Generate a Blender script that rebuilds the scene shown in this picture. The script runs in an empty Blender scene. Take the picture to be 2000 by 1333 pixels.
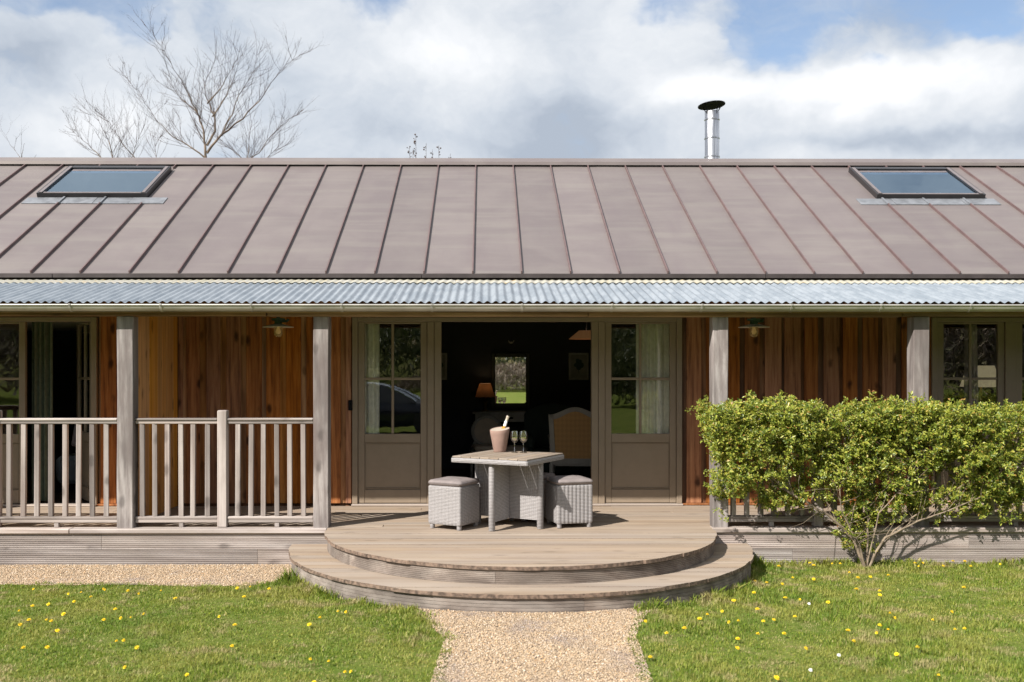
import bpy, bmesh, math, random
import numpy as np
from mathutils import Vector, Matrix, noise as mnoise
random.seed(7); rng = np.random.default_rng(7)
PI = math.pi; R = math.radians
S = bpy.context.scene; COL = S.collection

# ------------------------------------------------------------------ camera
cam = bpy.data.cameras.new('camera'); cam_o = bpy.data.objects.new('camera', cam); COL.objects.link(cam_o)
cam_o.location = (0, -9.74, 1.876); cam_o.rotation_euler = (R(90), 0, -R(.495))
cam.sensor_width = 36; cam.lens = 35.39; cam.shift_x = .0175; cam.shift_y = .02275
cam.clip_end = 2000; cam.clip_start = .05
cam.dof.use_dof = True; cam.dof.focus_distance = 10.6; cam.dof.aperture_fstop = 2.2
S.camera = cam_o
# ------------------------------------------------------------------ light
SUN = Vector((-.568, -.527, .632)).normalized()
w = bpy.data.worlds.new('World'); S.world = w; w.use_nodes = True
sl = bpy.data.lights.new('sun', 'SUN'); sl.energy = 5.0; sl.angle = R(.55); sl.color = (1, .945, .87)
so = bpy.data.objects.new('sun', sl); COL.objects.link(so); so.location = (-20, -20, 25)
so.rotation_euler = SUN.to_track_quat('Z', 'Y').to_euler()
S.view_settings.view_transform = 'Standard'; S.view_settings.look = 'None'
S.view_settings.exposure = .72; S.view_settings.gamma = 1; S.view_settings.use_curve_mapping = False
S.cycles.max_bounces = 8; S.cycles.transparent_max_bounces = 24
try: S.cycles.use_denoising = True
except Exception: pass

def nd(nt, typ, ins=None, **props):
    n = nt.nodes.new(typ)
    for k, v in props.items(): setattr(n, k, v)
    for k, v in (ins or {}).items():
        s = n.inputs[k]
        if isinstance(v, bpy.types.NodeSocket): nt.links.new(v, s)
        else: s.default_value = v
    return n
def mth(nt, op, a, b=0., c=0., clamp=False):
    n = nd(nt, 'ShaderNodeMath', {0: a, 1: b, 2: c}, operation=op); n.use_clamp = clamp; return n.outputs[0]
def mapr(nt, v, a, b, c=0., d=1., smooth=True):
    n = nd(nt, 'ShaderNodeMapRange', {0: v, 1: a, 2: b, 3: c, 4: d}); n.interpolation_type = 'SMOOTHSTEP' if smooth else 'LINEAR'; return n.outputs[0]
def mixc(nt, f, a, b, mode='MIX'):
    n = nt.nodes.new('ShaderNodeMix'); n.data_type = 'RGBA'; n.blend_type = mode; n.clamp_factor = True
    for i, v in ((0, f), (6, a), (7, b)):
        if isinstance(v, bpy.types.NodeSocket): nt.links.new(v, n.inputs[i])
        else: n.inputs[i].default_value = v if i == 0 else (*v[:3], 1)
    return n.outputs[2]
def ramp(nt, f, stops):
    n = nd(nt, 'ShaderNodeValToRGB', {0: f}); e = n.color_ramp.elements
    while len(e) < len(stops): e.new(.5)
    for i, (p, c) in enumerate(stops): e[i].position = p; e[i].color = (*c[:3], 1)
    return n.outputs[0]
def vadd(nt, a, b): return nd(nt, 'ShaderNodeVectorMath', {0: a, 1: b}, operation='ADD').outputs[0]
def vmul(nt, a, b): return nd(nt, 'ShaderNodeVectorMath', {0: a, 1: b}, operation='MULTIPLY').outputs[0]
def noi(nt, v, scale, detail=4, rough=.55, dist=0.):
    return nd(nt, 'ShaderNodeTexNoise', {'Vector': v, 'Scale': scale, 'Detail': detail, 'Roughness': rough, 'Distortion': dist}).outputs[0]

# ---- sky: Nishita with broken cumulus by direction
nt = w.node_tree; nt.nodes.clear()
sky = nd(nt, 'ShaderNodeTexSky', sky_type='NISHITA', sun_disc=False, sun_elevation=R(39.2), sun_rotation=R(227.1), altitude=50, air_density=1.0, dust_density=.6, ozone_density=1.4)
dirv = nd(nt, 'ShaderNodeTexCoord').outputs['Generated']
sep = nd(nt, 'ShaderNodeSeparateXYZ', {0: dirv})
zz = mth(nt, 'MAXIMUM', sep.outputs[2], 0.0)
den = mth(nt, 'ADD', zz, .32)
pv = vmul(nt, dirv, (1.75, 1.75, 2.5))
warp = nd(nt, 'ShaderNodeTexNoise', {'Vector': pv, 'Scale': 2.6, 'Detail': 5., 'Roughness': .6}).outputs[1]
pw = vadd(nt, pv, vmul(nt, nd(nt, 'ShaderNodeVectorMath', {0: warp, 1: (.5, .5, .5)}, operation='SUBTRACT').outputs[0], (.28, .28, .28)))
dw = vadd(nt, dirv, vmul(nt, nd(nt, 'ShaderNodeVectorMath', {0: warp, 1: (.5, .5, .5)}, operation='SUBTRACT').outputs[0], (.13, .13, .11)))
base = noi(nt, vadd(nt, pw, (3.1, 1.7, .4)), 1.5, 12, .60)
fine = noi(nt, vadd(nt, pw, (1.1, 4.7, 2.4)), 4.2, 10, .62)
def blob(az, el, rx, rz, amp):
    # az in degrees right of +Y, el in degrees: a soft cloud (amp > 0) or gap (amp < 0) in that direction
    d = (math.sin(R(az))*math.cos(R(el)), math.cos(R(az))*math.cos(R(el)), math.sin(R(el)))
    q = vmul(nt, nd(nt, 'ShaderNodeVectorMath', {0: dw, 1: d}, operation='SUBTRACT').outputs[0], (1/rx, 1/rx, 1/rz))
    l = nd(nt, 'ShaderNodeVectorMath', {0: q}, operation='LENGTH').outputs[1]
    return mth(nt, 'MULTIPLY', mapr(nt, l, 0., 1., 1., 0.), amp)
cov = base
for b in [(-24.5, 18.7, .10, .035, -.34), (-19.2, 17.4, .04, .05, -.27), (-6.6, 19.8, .06, .035, -.32), (-22.5, 19.6, .09, .025, -.3), (10.6, 18.8, .06, .05, -.2), (15.2, 16.7, .055, .045, -.26), (17.4, 18.8, .07, .035, -.2), (13, 20.5, .09, .03, -.16),
          (25.9, 16.4, .035, .025, -.18), (21.0, 15.5, .03, .012, -.12)]:
    cov = mth(nt, 'ADD', cov, blob(*b))
for b in [(22, 13.2, .24, .05, .22), (10.5, 13.2, .1, .05, .14), (-9, 14.5, .36, .09, .10), (3, 17, .12, .05, .10)]: cov = mth(nt, 'ADD', cov, blob(*b))
cov = mth(nt, 'ADD', cov, mth(nt, 'MULTIPLY_ADD', fine, .5, -.25))
alpha = mapr(nt, cov, .25, .47, .14, 1.)
alpha = mth(nt, 'MAXIMUM', alpha, mapr(nt, noi(nt, vadd(nt, pw, (7.7, 2.1, 5.5)), 3.1, 9, .62), .42, .68, .1, .72))
shade = mth(nt, 'ADD', mth(nt, 'MULTIPLY', base, .75), mth(nt, 'MULTIPLY', fine, .55))
for b in [(21, 14.3, .2, .035, .34), (11.5, 14.2, .08, .03, .25), (4.5, 13.2, .13, .06, -.22), (-3.5, 12.6, .14, .03, -.12), (-24, 15.5, .1, .04, -.2), (-20, 12.6, .12, .03, .15), (-4, 17.0, .14, .05, .16), (22, 17.5, .1, .03, -.12), (24, 11.7, .2, .015, -.2)]: shade = mth(nt, 'ADD', shade, blob(*b))
ccol = ramp(nt, mapr(nt, shade, .42, .92, 0., 1., False), [(0, (.40, .455, .54)), (.32, (.55, .60, .67)), (.65, (.72, .75, .79)), (1, (.90, .91, .93))])
lo = mapr(nt, sep.outputs[2], -.02, .02)
skyc = mixc(nt, alpha, vmul(nt, sky.outputs[0], (1.15, 1.12, 1.12)), vmul(nt, ccol, (8.3, 8.3, 8.3)))
skyc = mixc(nt, lo, (1.2, 1.35, .8), skyc)
bg = nd(nt, 'ShaderNodeBackground', {'Color': skyc, 'Strength': .085})
out = nd(nt, 'ShaderNodeOutputWorld', {0: bg.outputs[0]})

# ------------------------------------------------------------------ material helpers
def newmat(name):
    m = bpy.data.materials.new(name); m.use_nodes = True; t = m.node_tree; t.nodes.clear()
    o = t.nodes.new('ShaderNodeOutputMaterial'); return m, t, o
def objco(t, var=True):
    co = nd(t, 'ShaderNodeTexCoord').outputs['Object']
    if not var: return co, None
    r = nd(t, 'ShaderNodeObjectInfo').outputs['Random']
    off = nd(t, 'ShaderNodeCombineXYZ', {0: mth(t, 'MULTIPLY', r, 37.), 1: mth(t, 'MULTIPLY', r, 91.), 2: mth(t, 'MULTIPLY', r, 53.)}).outputs[0]
    return vadd(t, co, off), r
def bump(t, h, dist, strength=.6):
    return nd(t, 'ShaderNodeBump', {'Height': h, 'Distance': dist, 'Strength': strength}).outputs[0]
def plain(name, col, rough=.5, metal=0., var=.06, bscale=0, bdist=.001, spec=.5, nscale=6):
    m, t, o = newmat(name); co, r = objco(t)
    n = noi(t, co, nscale, 5)
    c = mixc(t, mapr(t, n, .3, .7), tuple(x*(1-var*1.6) for x in col), tuple(min(1, x*(1+var*1.6)) for x in col))
    ins = {'Base Color': c, 'Roughness': mapr(t, n, .2, .8, max(0, rough-.08), min(1, rough+.08), False), 'Metallic': metal, 'Specular IOR Level': spec}
    if bscale: ins['Normal'] = bump(t, noi(t, co, bscale, 4), bdist)
    p = nd(t, 'ShaderNodeBsdfPrincipled', ins); t.links.new(p.outputs[0], o.inputs[0]); return m
def wood(name, dark, mid, light, axis='X', fine=22., stretch=.035, knots=.6, blotch=.35, bdist=.0025, rough=.78, ring=.5, gain=1., vary=.22, grey=None, greyamt=0., low=None, tight=False):
    m, t, o = newmat(name); co, r = objco(t)
    sc = [1., 1., 1.]; sc['XYZ'.index(axis)] = stretch
    gv = vmul(t, co, tuple(sc))
    g1 = noi(t, gv, fine*2.2, 7, .68, .3)
    wv = nd(t, 'ShaderNodeTexWave', {'Vector': gv, 'Scale': fine*.35, 'Distortion': 7., 'Detail': 3., 'Detail Scale': .7, 'Detail Roughness': .6}, wave_type='BANDS', bands_direction='DIAGONAL').outputs[1]
    g = mth(t, 'ADD', mth(t, 'MULTIPLY', g1, 1-ring*.5), mth(t, 'MULTIPLY', wv, ring*.5))
    c = ramp(t, g, [(.34, dark), (.48, mid), (.66, light)] if tight else [(.22, dark), (.5, mid), (.78, light)])
    sb = [2.2, 2.2, 2.2]; sb['XYZ'.index(axis)] = .55
    bl = noi(t, vmul(t, co, tuple(sb)), 1.6, 5, .6)
    c = mixc(t, mapr(t, bl, .35, .68, 0., blotch), c, tuple(x*.5 for x in dark))
    if grey: c = mixc(t, mapr(t, noi(t, vmul(t, co, tuple(sb)), 2.7, 6, .65), .40, .66, 0., greyamt), c, grey)
    if low:
        lz = nd(t, 'ShaderNodeSeparateXYZ', {0: nd(t, 'ShaderNodeTexCoord').outputs['Object']}).outputs[2]
        ln = mth(t, 'ADD', lz, mth(t, 'MULTIPLY_ADD', noi(t, vmul(t, co, (9, 9, 2.)), 1.5, 5, .65), 1.9, -.95))
        c = mixc(t, mapr(t, ln, 1.75, 1.0, 0., .8), c, low)
    if knots > 0:
        sk = [7., 7., 7.]; sk['XYZ'.index(axis)] = 3.4
        vo = nd(t, 'ShaderNodeTexVoronoi', {'Vector': vadd(t, vmul(t, co, tuple(sk)), vmul(t, nd(t, 'ShaderNodeTexNoise', {'Vector': co, 'Scale': 9.}).outputs[1], (.3, .3, .3))), 'Scale': 1.})
        kd = mapr(t, vo.outputs[0], .09, .30, 1., 0.)
        kd = mth(t, 'MULTIPLY', kd, mth(t, 'GREATER_THAN', nd(t, 'ShaderNodeSeparateXYZ', {0: vo.outputs[1]}).outputs[0], .5))
        c = mixc(t, mth(t, 'MULTIPLY', kd, knots), c, tuple(x*.35 for x in dark))
    hsv = nd(t, 'ShaderNodeHueSaturation', {'Color': c, 'Value': mth(t, 'MULTIPLY_ADD', r, vary*2, (1-vary)*gain), 'Saturation': mth(t, 'MULTIPLY_ADD', mth(t, 'FRACT', mth(t, 'MULTIPLY', r, 7.3)), .3, .85)})
    p = nd(t, 'ShaderNodeBsdfPrincipled', {'Base Color': hsv.outputs[0], 'Roughness': rough, 'Specular IOR Level': .25, 'Normal': bump(t, g, bdist, .55)})
    t.links.new(p.outputs[0], o.inputs[0]); return m
M = {}
G0, G1, G2 = (.27, .22, .20), (.47, .41, .38), (.60, .54, .51)
M['grey_x'] = wood('weathered_wood_x', G0, G1, G2, 'X', 20, .03, .55, .45, .002, grey=(.36, .31, .27), greyamt=.5, gain=0.70)
M['grey_z'] = wood('weathered_wood_z', G0, G1, G2, 'Z', 20, .03, .6, .45, .003, grey=(.30, .25, .23), greyamt=.45, gain=0.72)
M['oak'] = wood('weathered_oak_post', (.24, .20, .19), (.46, .41, .39), (.60, .55, .53), 'Z', 26, .06, .55, .8, .004, grey=(.21, .17, .16), greyamt=.8, vary=.08, gain=0.70)
M['deck'] = wood('decking_wood', (.33, .245, .18), (.475, .375, .285), (.565, .465, .365), 'X', 9, .04, .3, .22, .001, ring=.3, grey=(.43, .355, .30), greyamt=.55, vary=.045, gain=0.69)
M['riser'] = wood('curved_riser_wood', (.24, .19, .16), (.43, .36, .31), (.55, .48, .42), 'X', 10, .3, .4, .75, .0015, grey=(.2, .17, .15), greyamt=.5, vary=.1, gain=0.62)
M['endgrain'] = plain('end_grain', (.15, .105, .078), .85, var=.35, nscale=30)
M['clad'] = wood('larch_cladding', (.17, .062, .025), (.345, .132, .049), (.46, .20, .08), 'Z', 20, .05, .95, .35, .003, ring=.25, vary=.2, tight=True)
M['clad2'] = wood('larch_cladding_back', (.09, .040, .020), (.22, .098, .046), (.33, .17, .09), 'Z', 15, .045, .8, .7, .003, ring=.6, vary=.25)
M['clad3'] = wood('larch_cladding_pale', (.20, .085, .032), (.48, .23, .10), (.62, .34, .16), 'Z', 15, .045, .6, .5, .003, ring=.5, vary=.2)
M['cedar'] = wood('fresh_cedar', (.46, .20, .06), (.66, .33, .11), (.76, .43, .17), 'Z', 16, .03, .6, .25, .002, ring=.3, vary=.06)
M['beam'] = wood('brown_beam', (.12, .07, .035), (.26, .16, .085), (.38, .26, .15), 'X', 16, .03, .5, .6, .003, vary=.1)
M['tabletop'] = wood('table_slat_wood', (.30, .235, .185), (.42, .345, .275), (.50, .42, .345), 'X', 24, .03, 0., .2, .001, vary=.08, gain=0.68)
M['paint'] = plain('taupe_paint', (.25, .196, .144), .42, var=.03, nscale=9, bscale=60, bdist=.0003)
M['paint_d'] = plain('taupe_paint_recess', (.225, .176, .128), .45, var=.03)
M['sill'] = wood('pale_sill', (.36, .29, .24), (.46, .38, .32), (.54, .46, .4), 'X', 20, .03, 0., .2, .001, gain=.80)
M['sky_backing'] = plain('sky_reflection_backing', (.34, .46, .60), .6)  # pale blue that paints the reflected sky into the skylights
M['black'] = plain('black_iron', (.007, .007, .009), .75, spec=.15)
M['gutter'] = plain('galvanised_gutter', (.42, .405, .375), .42, .4, .10, nscale=3)
M['frame'] = plain('skylight_frame', (.034, .031, .033), .35, .35, .06)
M['framelight'] = plain('skylight_trim', (.20, .17, .17), .4, .3, .06)
M['lead'] = plain('lead_sheet', (.215, .225, .245), .5, .35, .12, nscale=9, bscale=14, bdist=.004)
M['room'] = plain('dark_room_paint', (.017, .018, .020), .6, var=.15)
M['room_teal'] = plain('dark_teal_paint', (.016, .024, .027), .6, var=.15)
M['ceil'] = plain('cream_ceiling', (.80, .74, .66), .7)
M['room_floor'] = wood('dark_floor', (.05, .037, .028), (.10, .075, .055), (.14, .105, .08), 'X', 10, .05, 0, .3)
M['curtain'] = plain('cream_curtain', (.86, .83, .74), .85, var=.05, nscale=20)
M['curtain_g'] = plain('green_curtain', (.12, .15, .11), .85, var=.1, nscale=20)
M['curtain_p'] = plain('striped_curtain', (.62, .55, .55), .85, var=.1, nscale=20)
M['cushion'] = plain('taupe_cushion', (.205, .175, .17), .9, var=.07, bscale=180, bdist=.0008, nscale=14)
M['terracotta'] = plain('terracotta', (.29, .19, .155), .85, var=.08, bscale=30, bdist=.0012, nscale=9)
M['bone'] = plain('pale_bucket_inside', (.42, .36, .30), .7)
M['greychair'] = plain('grey_painted_wood', (.48, .45, .40), .55, var=.08)
M['greychair2'] = plain('grey_washed_wood', (.30, .275, .245), .55, var=.08)
M['beigecloth'] = plain('beige_cloth', (.46, .38, .30), .9, var=.06, bscale=150, bdist=.0006)
M['pinkcloth'] = plain('dusty_cloth', (.5, .42, .42), .9, var=.06)
M['slatecloth'] = plain('slate_cloth', (.28, .33, .36), .9, var=.06)
M['greencloth'] = plain('dark_green_cloth', (.020, .030, .022), .8, var=.1)
M['brass'] = plain('brass', (.35, .22, .06), .35, .9)
M['paper'] = plain('ivory_paper', (.36, .34, .29), .8)
M['inkgreen'] = plain('botanical_green', (.06, .10, .075), .8)
M['enamel'] = plain('enamel_white', (.62, .58, .48), .45, var=.04)
M['verd'] = plain('verdigris', (.05, .085, .07), .7, var=.15)
M['white'] = plain('white_petal', (.8, .8, .8), .7)
M['yellow'] = plain('dandelion_yellow', (.78, .56, .015), .75, var=.1)
M['stalk'] = plain('flower_stalk', (.16, .22, .06), .7)
M['soil'] = plain('soil', (.06, .045, .03), .95)
M['bark'] = plain('pale_bark', (.16, .12, .088), .9, var=.3, bscale=25, bdist=.01, nscale=7)
M['twig'] = plain('twig_bark', (.075, .048, .04), .9, var=.2)
M['stem'] = plain('hedge_stem', (.20, .155, .11), .85, var=.25, bscale=30, bdist=.004, nscale=14)
M['car'] = plain('navy_car_paint', (.012, .016, .03), .15, .3, .02, spec=.8)
M['tyre'] = plain('tyre', (.015, .015, .015), .8)
M['alloy'] = plain('alloy', (.5, .5, .52), .3, 1.)
M['label'] = plain('white_label', (.78, .78, .80), .5)
M['foil'] = plain('pale_foil', (.70, .62, .52), .35, .5)

def glassmat(name, tint=(1, 1, 1), base=.04, rough=.0, gcol=(1, 1, 1)):
    m, t, o = newmat(name)
    f = nd(t, 'ShaderNodeFresnel', {'IOR': 1.5}).outputs[0]
    fac = mth(t, 'MAXIMUM', mth(t, 'MULTIPLY', f, 1.35), base, clamp=True)
    co = nd(t, 'ShaderNodeTexCoord').outputs['Object']
    bmp = bump(t, noi(t, co, 2.2, 2), .0016, .5)
    gl = nd(t, 'ShaderNodeBsdfGlossy', {'Color': (*gcol, 1), 'Roughness': rough, 'Normal': bmp})
    tr = nd(t, 'ShaderNodeBsdfTransparent', {'Color': (*tint, 1)})
    mx = nd(t, 'ShaderNodeMixShader', {0: fac, 1: tr.outputs[0], 2: gl.outputs[0]}); t.links.new(mx.outputs[0], o.inputs[0]); return m
M['glass'] = glassmat('window_glass', (.97, .98, .97), .08)
M['glass_sky'] = glassmat('skylight_glass', (.80, .90, 1.), .42, gcol=(.66, .84, 1.))
M['wineglass'] = glassmat('clear_glass', (.97, .98, .98), .24)
M['carglass'] = plain('car_glass', (.01, .012, .014), .05, spec=.9)
m, t, o = newmat('mirror_glass'); p = nd(t, 'ShaderNodeBsdfGlossy', {'Color': (.92, .92, .92, 1), 'Roughness': .0}); t.links.new(p.outputs[0], o.inputs[0]); M['mirror'] = m
m, t, o = newmat('white_wine'); p = nd(t, 'ShaderNodeBsdfPrincipled', {'Base Color': (.85, .74, .28, 1), 'Roughness': .05, 'Transmission Weight': .45, 'IOR': 1.33}); t.links.new(p.outputs[0], o.inputs[0]); M['wine'] = m
m, t, o = newmat('bottle_glass'); p = nd(t, 'ShaderNodeBsdfPrincipled', {'Base Color': (.62, .33, .06, 1), 'Roughness': .08, 'Transmission Weight': .35, 'IOR': 1.4}); t.links.new(p.outputs[0], o.inputs[0]); M['bottle'] = m
m, t, o = newmat('steel_flue'); co, r = objco(t)
n = noi(t, vmul(t, co, (6, 6, .8)), 3., 4)
p = nd(t, 'ShaderNodeBsdfPrincipled', {'Base Color': mixc(t, mapr(t, noi(t, vmul(t, co, (9, 9, .5)), 4., 4), .35, .65), (.36, .36, .38), (.62, .62, .64)), 'Metallic': 1., 'Roughness': mapr(t, n, .3, .7, .25, .42), 'Normal': bump(t, noi(t, vmul(t, co, (3, 3, 1)), 4, 2), .01, .25)}); t.links.new(p.outputs[0], o.inputs[0]); M['steel'] = m
def lampmat(name, col, emis, es):
    m, t, o = newmat(name); p = nd(t, 'ShaderNodeBsdfPrincipled', {'Base Color': (*col, 1), 'Roughness': .8, 'Emission Color': (*emis, 1), 'Emission Strength': es}); t.links.new(p.outputs[0], o.inputs[0]); return m
M['shade_lit'] = lampmat('lit_lampshade', (.5, .36, .25), (.55, .23, .075), .2)
m, t, o = newmat('lampshade_cloth'); a_ = nd(t, 'ShaderNodeBsdfDiffuse', {'Color': (.40, .30, .23, 1)}); b_ = nd(t, 'ShaderNodeBsdfTranslucent', {'Color': (.55, .38, .24, 1)}); mx = nd(t, 'ShaderNodeMixShader', {0: .35, 1: a_.outputs[0], 2: b_.outputs[0]}); t.links.new(mx.outputs[0], o.inputs[0]); M['shade_cloth'] = m
M['shade_dim'] = lampmat('dim_lampshade', (.5, .36, .25), (.5, .22, .08), .07)
M['shade_cream'] = lampmat('cream_lampshade', (.55, .5, .38), (.6, .5, .3), .2)
M['bulb'] = lampmat('warm_bulb', (.8, .6, .35), (.9, .6, .25), .08)

# zinc roof
m, t, o = newmat('zinc_roof'); co, r = objco(t)
a = noi(t, vmul(t, co, (.8, 1.1, 1.1)), 1.3, 7, .62, .4)
b = noi(t, vmul(t, co, (2.4, .5, .5)), 1.4, 4)
c_ = noi(t, vmul(t, co, (.25, 3.2, 3.2)), 1.8, 3)
cc = mixc(t, mapr(t, a, .36, .66, 0., .8), (.250, .210, .208), (.292, .254, .245))
cc = mixc(t, mapr(t, c_, .45, .7, 0., .35), cc, (.335, .305, .275))
cc = mixc(t, mapr(t, b, .5, .8, 0., .4), cc, (.235, .19, .20))
hsv = nd(t, 'ShaderNodeHueSaturation', {'Color': cc, 'Value': mth(t, 'MULTIPLY_ADD', r, .10, .64)})
p = nd(t, 'ShaderNodeBsdfPrincipled', {'Base Color': hsv.outputs[0], 'Metallic': .25, 'Roughness': mapr(t, a, .3, .7, .5, .62), 'Specular IOR Level': .4, 'Normal': bump(t, noi(t, vmul(t, co, (.6, 3., 3.)), 1.3, 2), .02, .35)})
t.links.new(p.outputs[0], o.inputs[0]); M['zinc'] = m
M['zinc_seam'] = plain('zinc_seam', (.15, .10, .098), .5, .2, .08)
M['zinc_edge'] = plain('zinc_edge', (.048, .039, .039), .5, .2, .08)
m, t, o = newmat('corrugated_steel'); co, r = objco(t)
a = noi(t, vmul(t, co, (4., 1.2, 1.2)), 2.5, 6, .65)
cc = mixc(t, mapr(t, a, .35, .65), (.235, .272, .312), (.335, .372, .41))
cc = mixc(t, mapr(t, noi(t, vmul(t, co, (9, 3, 3)), 3, 5, .7), .62, .75, 0., .5), cc, (.33, .34, .28))
p = nd(t, 'ShaderNodeBsdfPrincipled', {'Base Color': cc, 'Metallic': .35, 'Roughness': .48}); t.links.new(p.outputs[0], o.inputs[0]); M['corr'] = m
m, t, o = newmat('lichen_flashing'); co, r = objco(t)
a = noi(t, co, 5., 6, .65); b = noi(t, co, 14., 5, .65)
cc = mixc(t, mapr(t, a, .38, .62), (.37, .36, .325), (.34, .325, .255))
cc = mixc(t, mapr(t, b, .55, .7, 0., .7), cc, (.5, .33, .13))
cc = mixc(t, mapr(t, noi(t, co, 9, 4), .56, .7, 0., .7), cc, (.34, .35, .33))
p = nd(t, 'ShaderNodeBsdfPrincipled', {'Base Color': cc, 'Roughness': .85}); t.links.new(p.outputs[0], o.inputs[0]); M['flash'] = m
# wicker
def wickermat(name, sc=70., c0=(.18, .168, .167), c1=(.36, .342, .342)):
    m, t, o = newmat(name); co, r = objco(t, False)
    z = nd(t, 'ShaderNodeTexWave', {'Vector': co, 'Scale': sc*.33, 'Distortion': 1.2, 'Detail': 2., 'Detail Scale': 3.}, wave_type='BANDS', bands_direction='Z').outputs[1]
    n = noi(t, vmul(t, co, (1, 1, 3)), 26, 4)
    cc = mixc(t, mapr(t, mth(t, 'ADD', mth(t, 'MULTIPLY', z, .5), mth(t, 'MULTIPLY', n, .6)), .3, .85), c0, c1)
    p = nd(t, 'ShaderNodeBsdfPrincipled', {'Base Color': cc, 'Roughness': .6, 'Normal': bump(t, z, .003, .7)}); t.links.new(p.outputs[0], o.inputs[0]); return m
M['wicker'] = wickermat('grey_wicker')
# tan lattice upholstery
m, t, o = newmat('tan_lattice_cloth'); co, r = objco(t, False)
sx = nd(t, 'ShaderNodeSeparateXYZ', {0: co})
u = mth(t, 'ADD', mth(t, 'MULTIPLY', sx.outputs[0], 58.), mth(t, 'MULTIPLY', sx.outputs[2], 48.)); v = mth(t, 'SUBTRACT', mth(t, 'MULTIPLY', sx.outputs[0], 58.), mth(t, 'MULTIPLY', sx.outputs[2], 48.))
k = mth(t, 'MULTIPLY', mth(t, 'SINE', u), mth(t, 'SINE', v))
cc = mixc(t, mapr(t, k, -.5, .6), (.42, .235, .09), (.48, .27, .105))
p = nd(t, 'ShaderNodeBsdfPrincipled', {'Base Color': cc, 'Roughness': .85}); t.links.new(p.outputs[0], o.inputs[0]); M['lattice'] = m
m, t, o = newmat('jar_glass'); a_ = nd(t, 'ShaderNodeBsdfPrincipled', {'Base Color': (.55, .42, .24, 1), 'Roughness': .2}); b_ = nd(t, 'ShaderNodeBsdfTransparent', {'Color': (.9, .85, .75, 1)}); mx = nd(t, 'ShaderNodeMixShader', {0: .4, 1: b_.outputs[0], 2: a_.outputs[0]}); t.links.new(mx.outputs[0], o.inputs[0]); M['jar'] = m
# leaves, grass, pebbles: colour per piece
def leafy(name, stops, trans=.35, rough=.5, patch=None, pscale=.9, spec=.3):
    m, t, o = newmat(name)
    rnd = nd(t, 'ShaderNodeNewGeometry').outputs['Random Per Island']
    co = nd(t, 'ShaderNodeTexCoord').outputs['Object']
    c = ramp(t, rnd, stops)
    if patch:
        for (pc, sc, lo_, hi_, amt) in patch:
            c = mixc(t, mapr(t, noi(t, co, sc, 4, .6), lo_, hi_, 0., amt), c, pc)
    d = nd(t, 'ShaderNodeBsdfPrincipled', {'Base Color': c, 'Roughness': rough, 'Specular IOR Level': spec})
    tr = nd(t, 'ShaderNodeBsdfTranslucent', {'Color': c})
    mx = nd(t, 'ShaderNodeMixShader', {0: trans, 1: d.outputs[0], 2: tr.outputs[0]}); t.links.new(mx.outputs[0], o.inputs[0]); return m
M['leaf'] = leafy('hedge_leaf', [(0, (.075, .125, .02)), (.22, (.16, .225, .034)), (.5, (.32, .37, .055)), (.85, (.47, .475, .08)), (.95, (.52, .44, .10)), (1, (.40, .17, .06))], .42, .34, spec=.5)
M['grass'] = leafy('grass_blade', [(0, (.09, .155, .019)), (.4, (.18, .26, .03)), (.75, (.285, .34, .045)), (.92, (.37, .36, .095)), (1, (.5, .43, .21))], .42, .55,
                   [((.10, .205, .02), 1.1, .50, .68, .6), ((.37, .345, .085), 1.7, .44, .62, .6), ((.46, .37, .20), 3.6, .53, .64, .7)])
M['pebble'] = leafy('gravel_pebble', [(0, (.13, .10, .08)), (.2, (.34, .25, .165)), (.5, (.47, .355, .235)), (.78, (.57, .46, .335)), (.92, (.52, .32, .16)), (1, (.72, .67, .60))], 0., .7, [((.25, .21, .20), 1.5, .50, .68, .6)])
m, t, o = newmat('gravel_bed'); co, r = objco(t, False)
vo = nd(t, 'ShaderNodeTexVoronoi', {'Vector': co, 'Scale': 90.})
cc = ramp(t, nd(t, 'ShaderNodeSeparateXYZ', {0: vo.outputs[1]}).outputs[0], [(0, (.22, .16, .11)), (.5, (.46, .34, .22)), (1, (.6, .48, .34))])
p = nd(t, 'ShaderNodeBsdfPrincipled', {'Base Color': cc, 'Roughness': .9, 'Normal': bump(t, vo.outputs[0], .01, .8)}); t.links.new(p.outputs[0], o.inputs[0]); M['gravel'] = m
m, t, o = newmat('ground_turf'); co, r = objco(t, False)
a = noi(t, co, 1.2, 6, .6); b = noi(t, co, 22., 5, .7)
cc = mixc(t, mapr(t, a, .35, .65), (.085, .13, .022), (.14, .165, .04)); cc = mixc(t, mapr(t, b, .45, .7, 0., .5), cc, (.22, .17, .085))
far = nd(t, 'ShaderNodeSeparateXYZ', {0: co}).outputs[1]
cc = mixc(t, mapr(t, far, -75., -52., 1., 0.), cc, mixc(t, mapr(t, noi(t, co, .25, 6), .4, .6), (.09, .10, .035), (.17, .135, .075)))
p = nd(t, 'ShaderNodeBsdfPrincipled', {'Base Color': cc, 'Roughness': .95, 'Specular IOR Level': 0., 'Normal': bump(t, b, .02)}); t.links.new(p.outputs[0], o.inputs[0]); M['ground'] = m
M['thicket'] = leafy('thicket_twigs', [(0, (.12, .09, .06)), (.5, (.24, .19, .14)), (.8, (.34, .28, .21)), (1, (.16, .17, .06))], 0., .9)
M['evergreen'] = leafy('evergreen_leaf', [(0, (.03, .05, .015)), (.6, (.08, .10, .03)), (1, (.15, .15, .06))], .2, .6)

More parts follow.
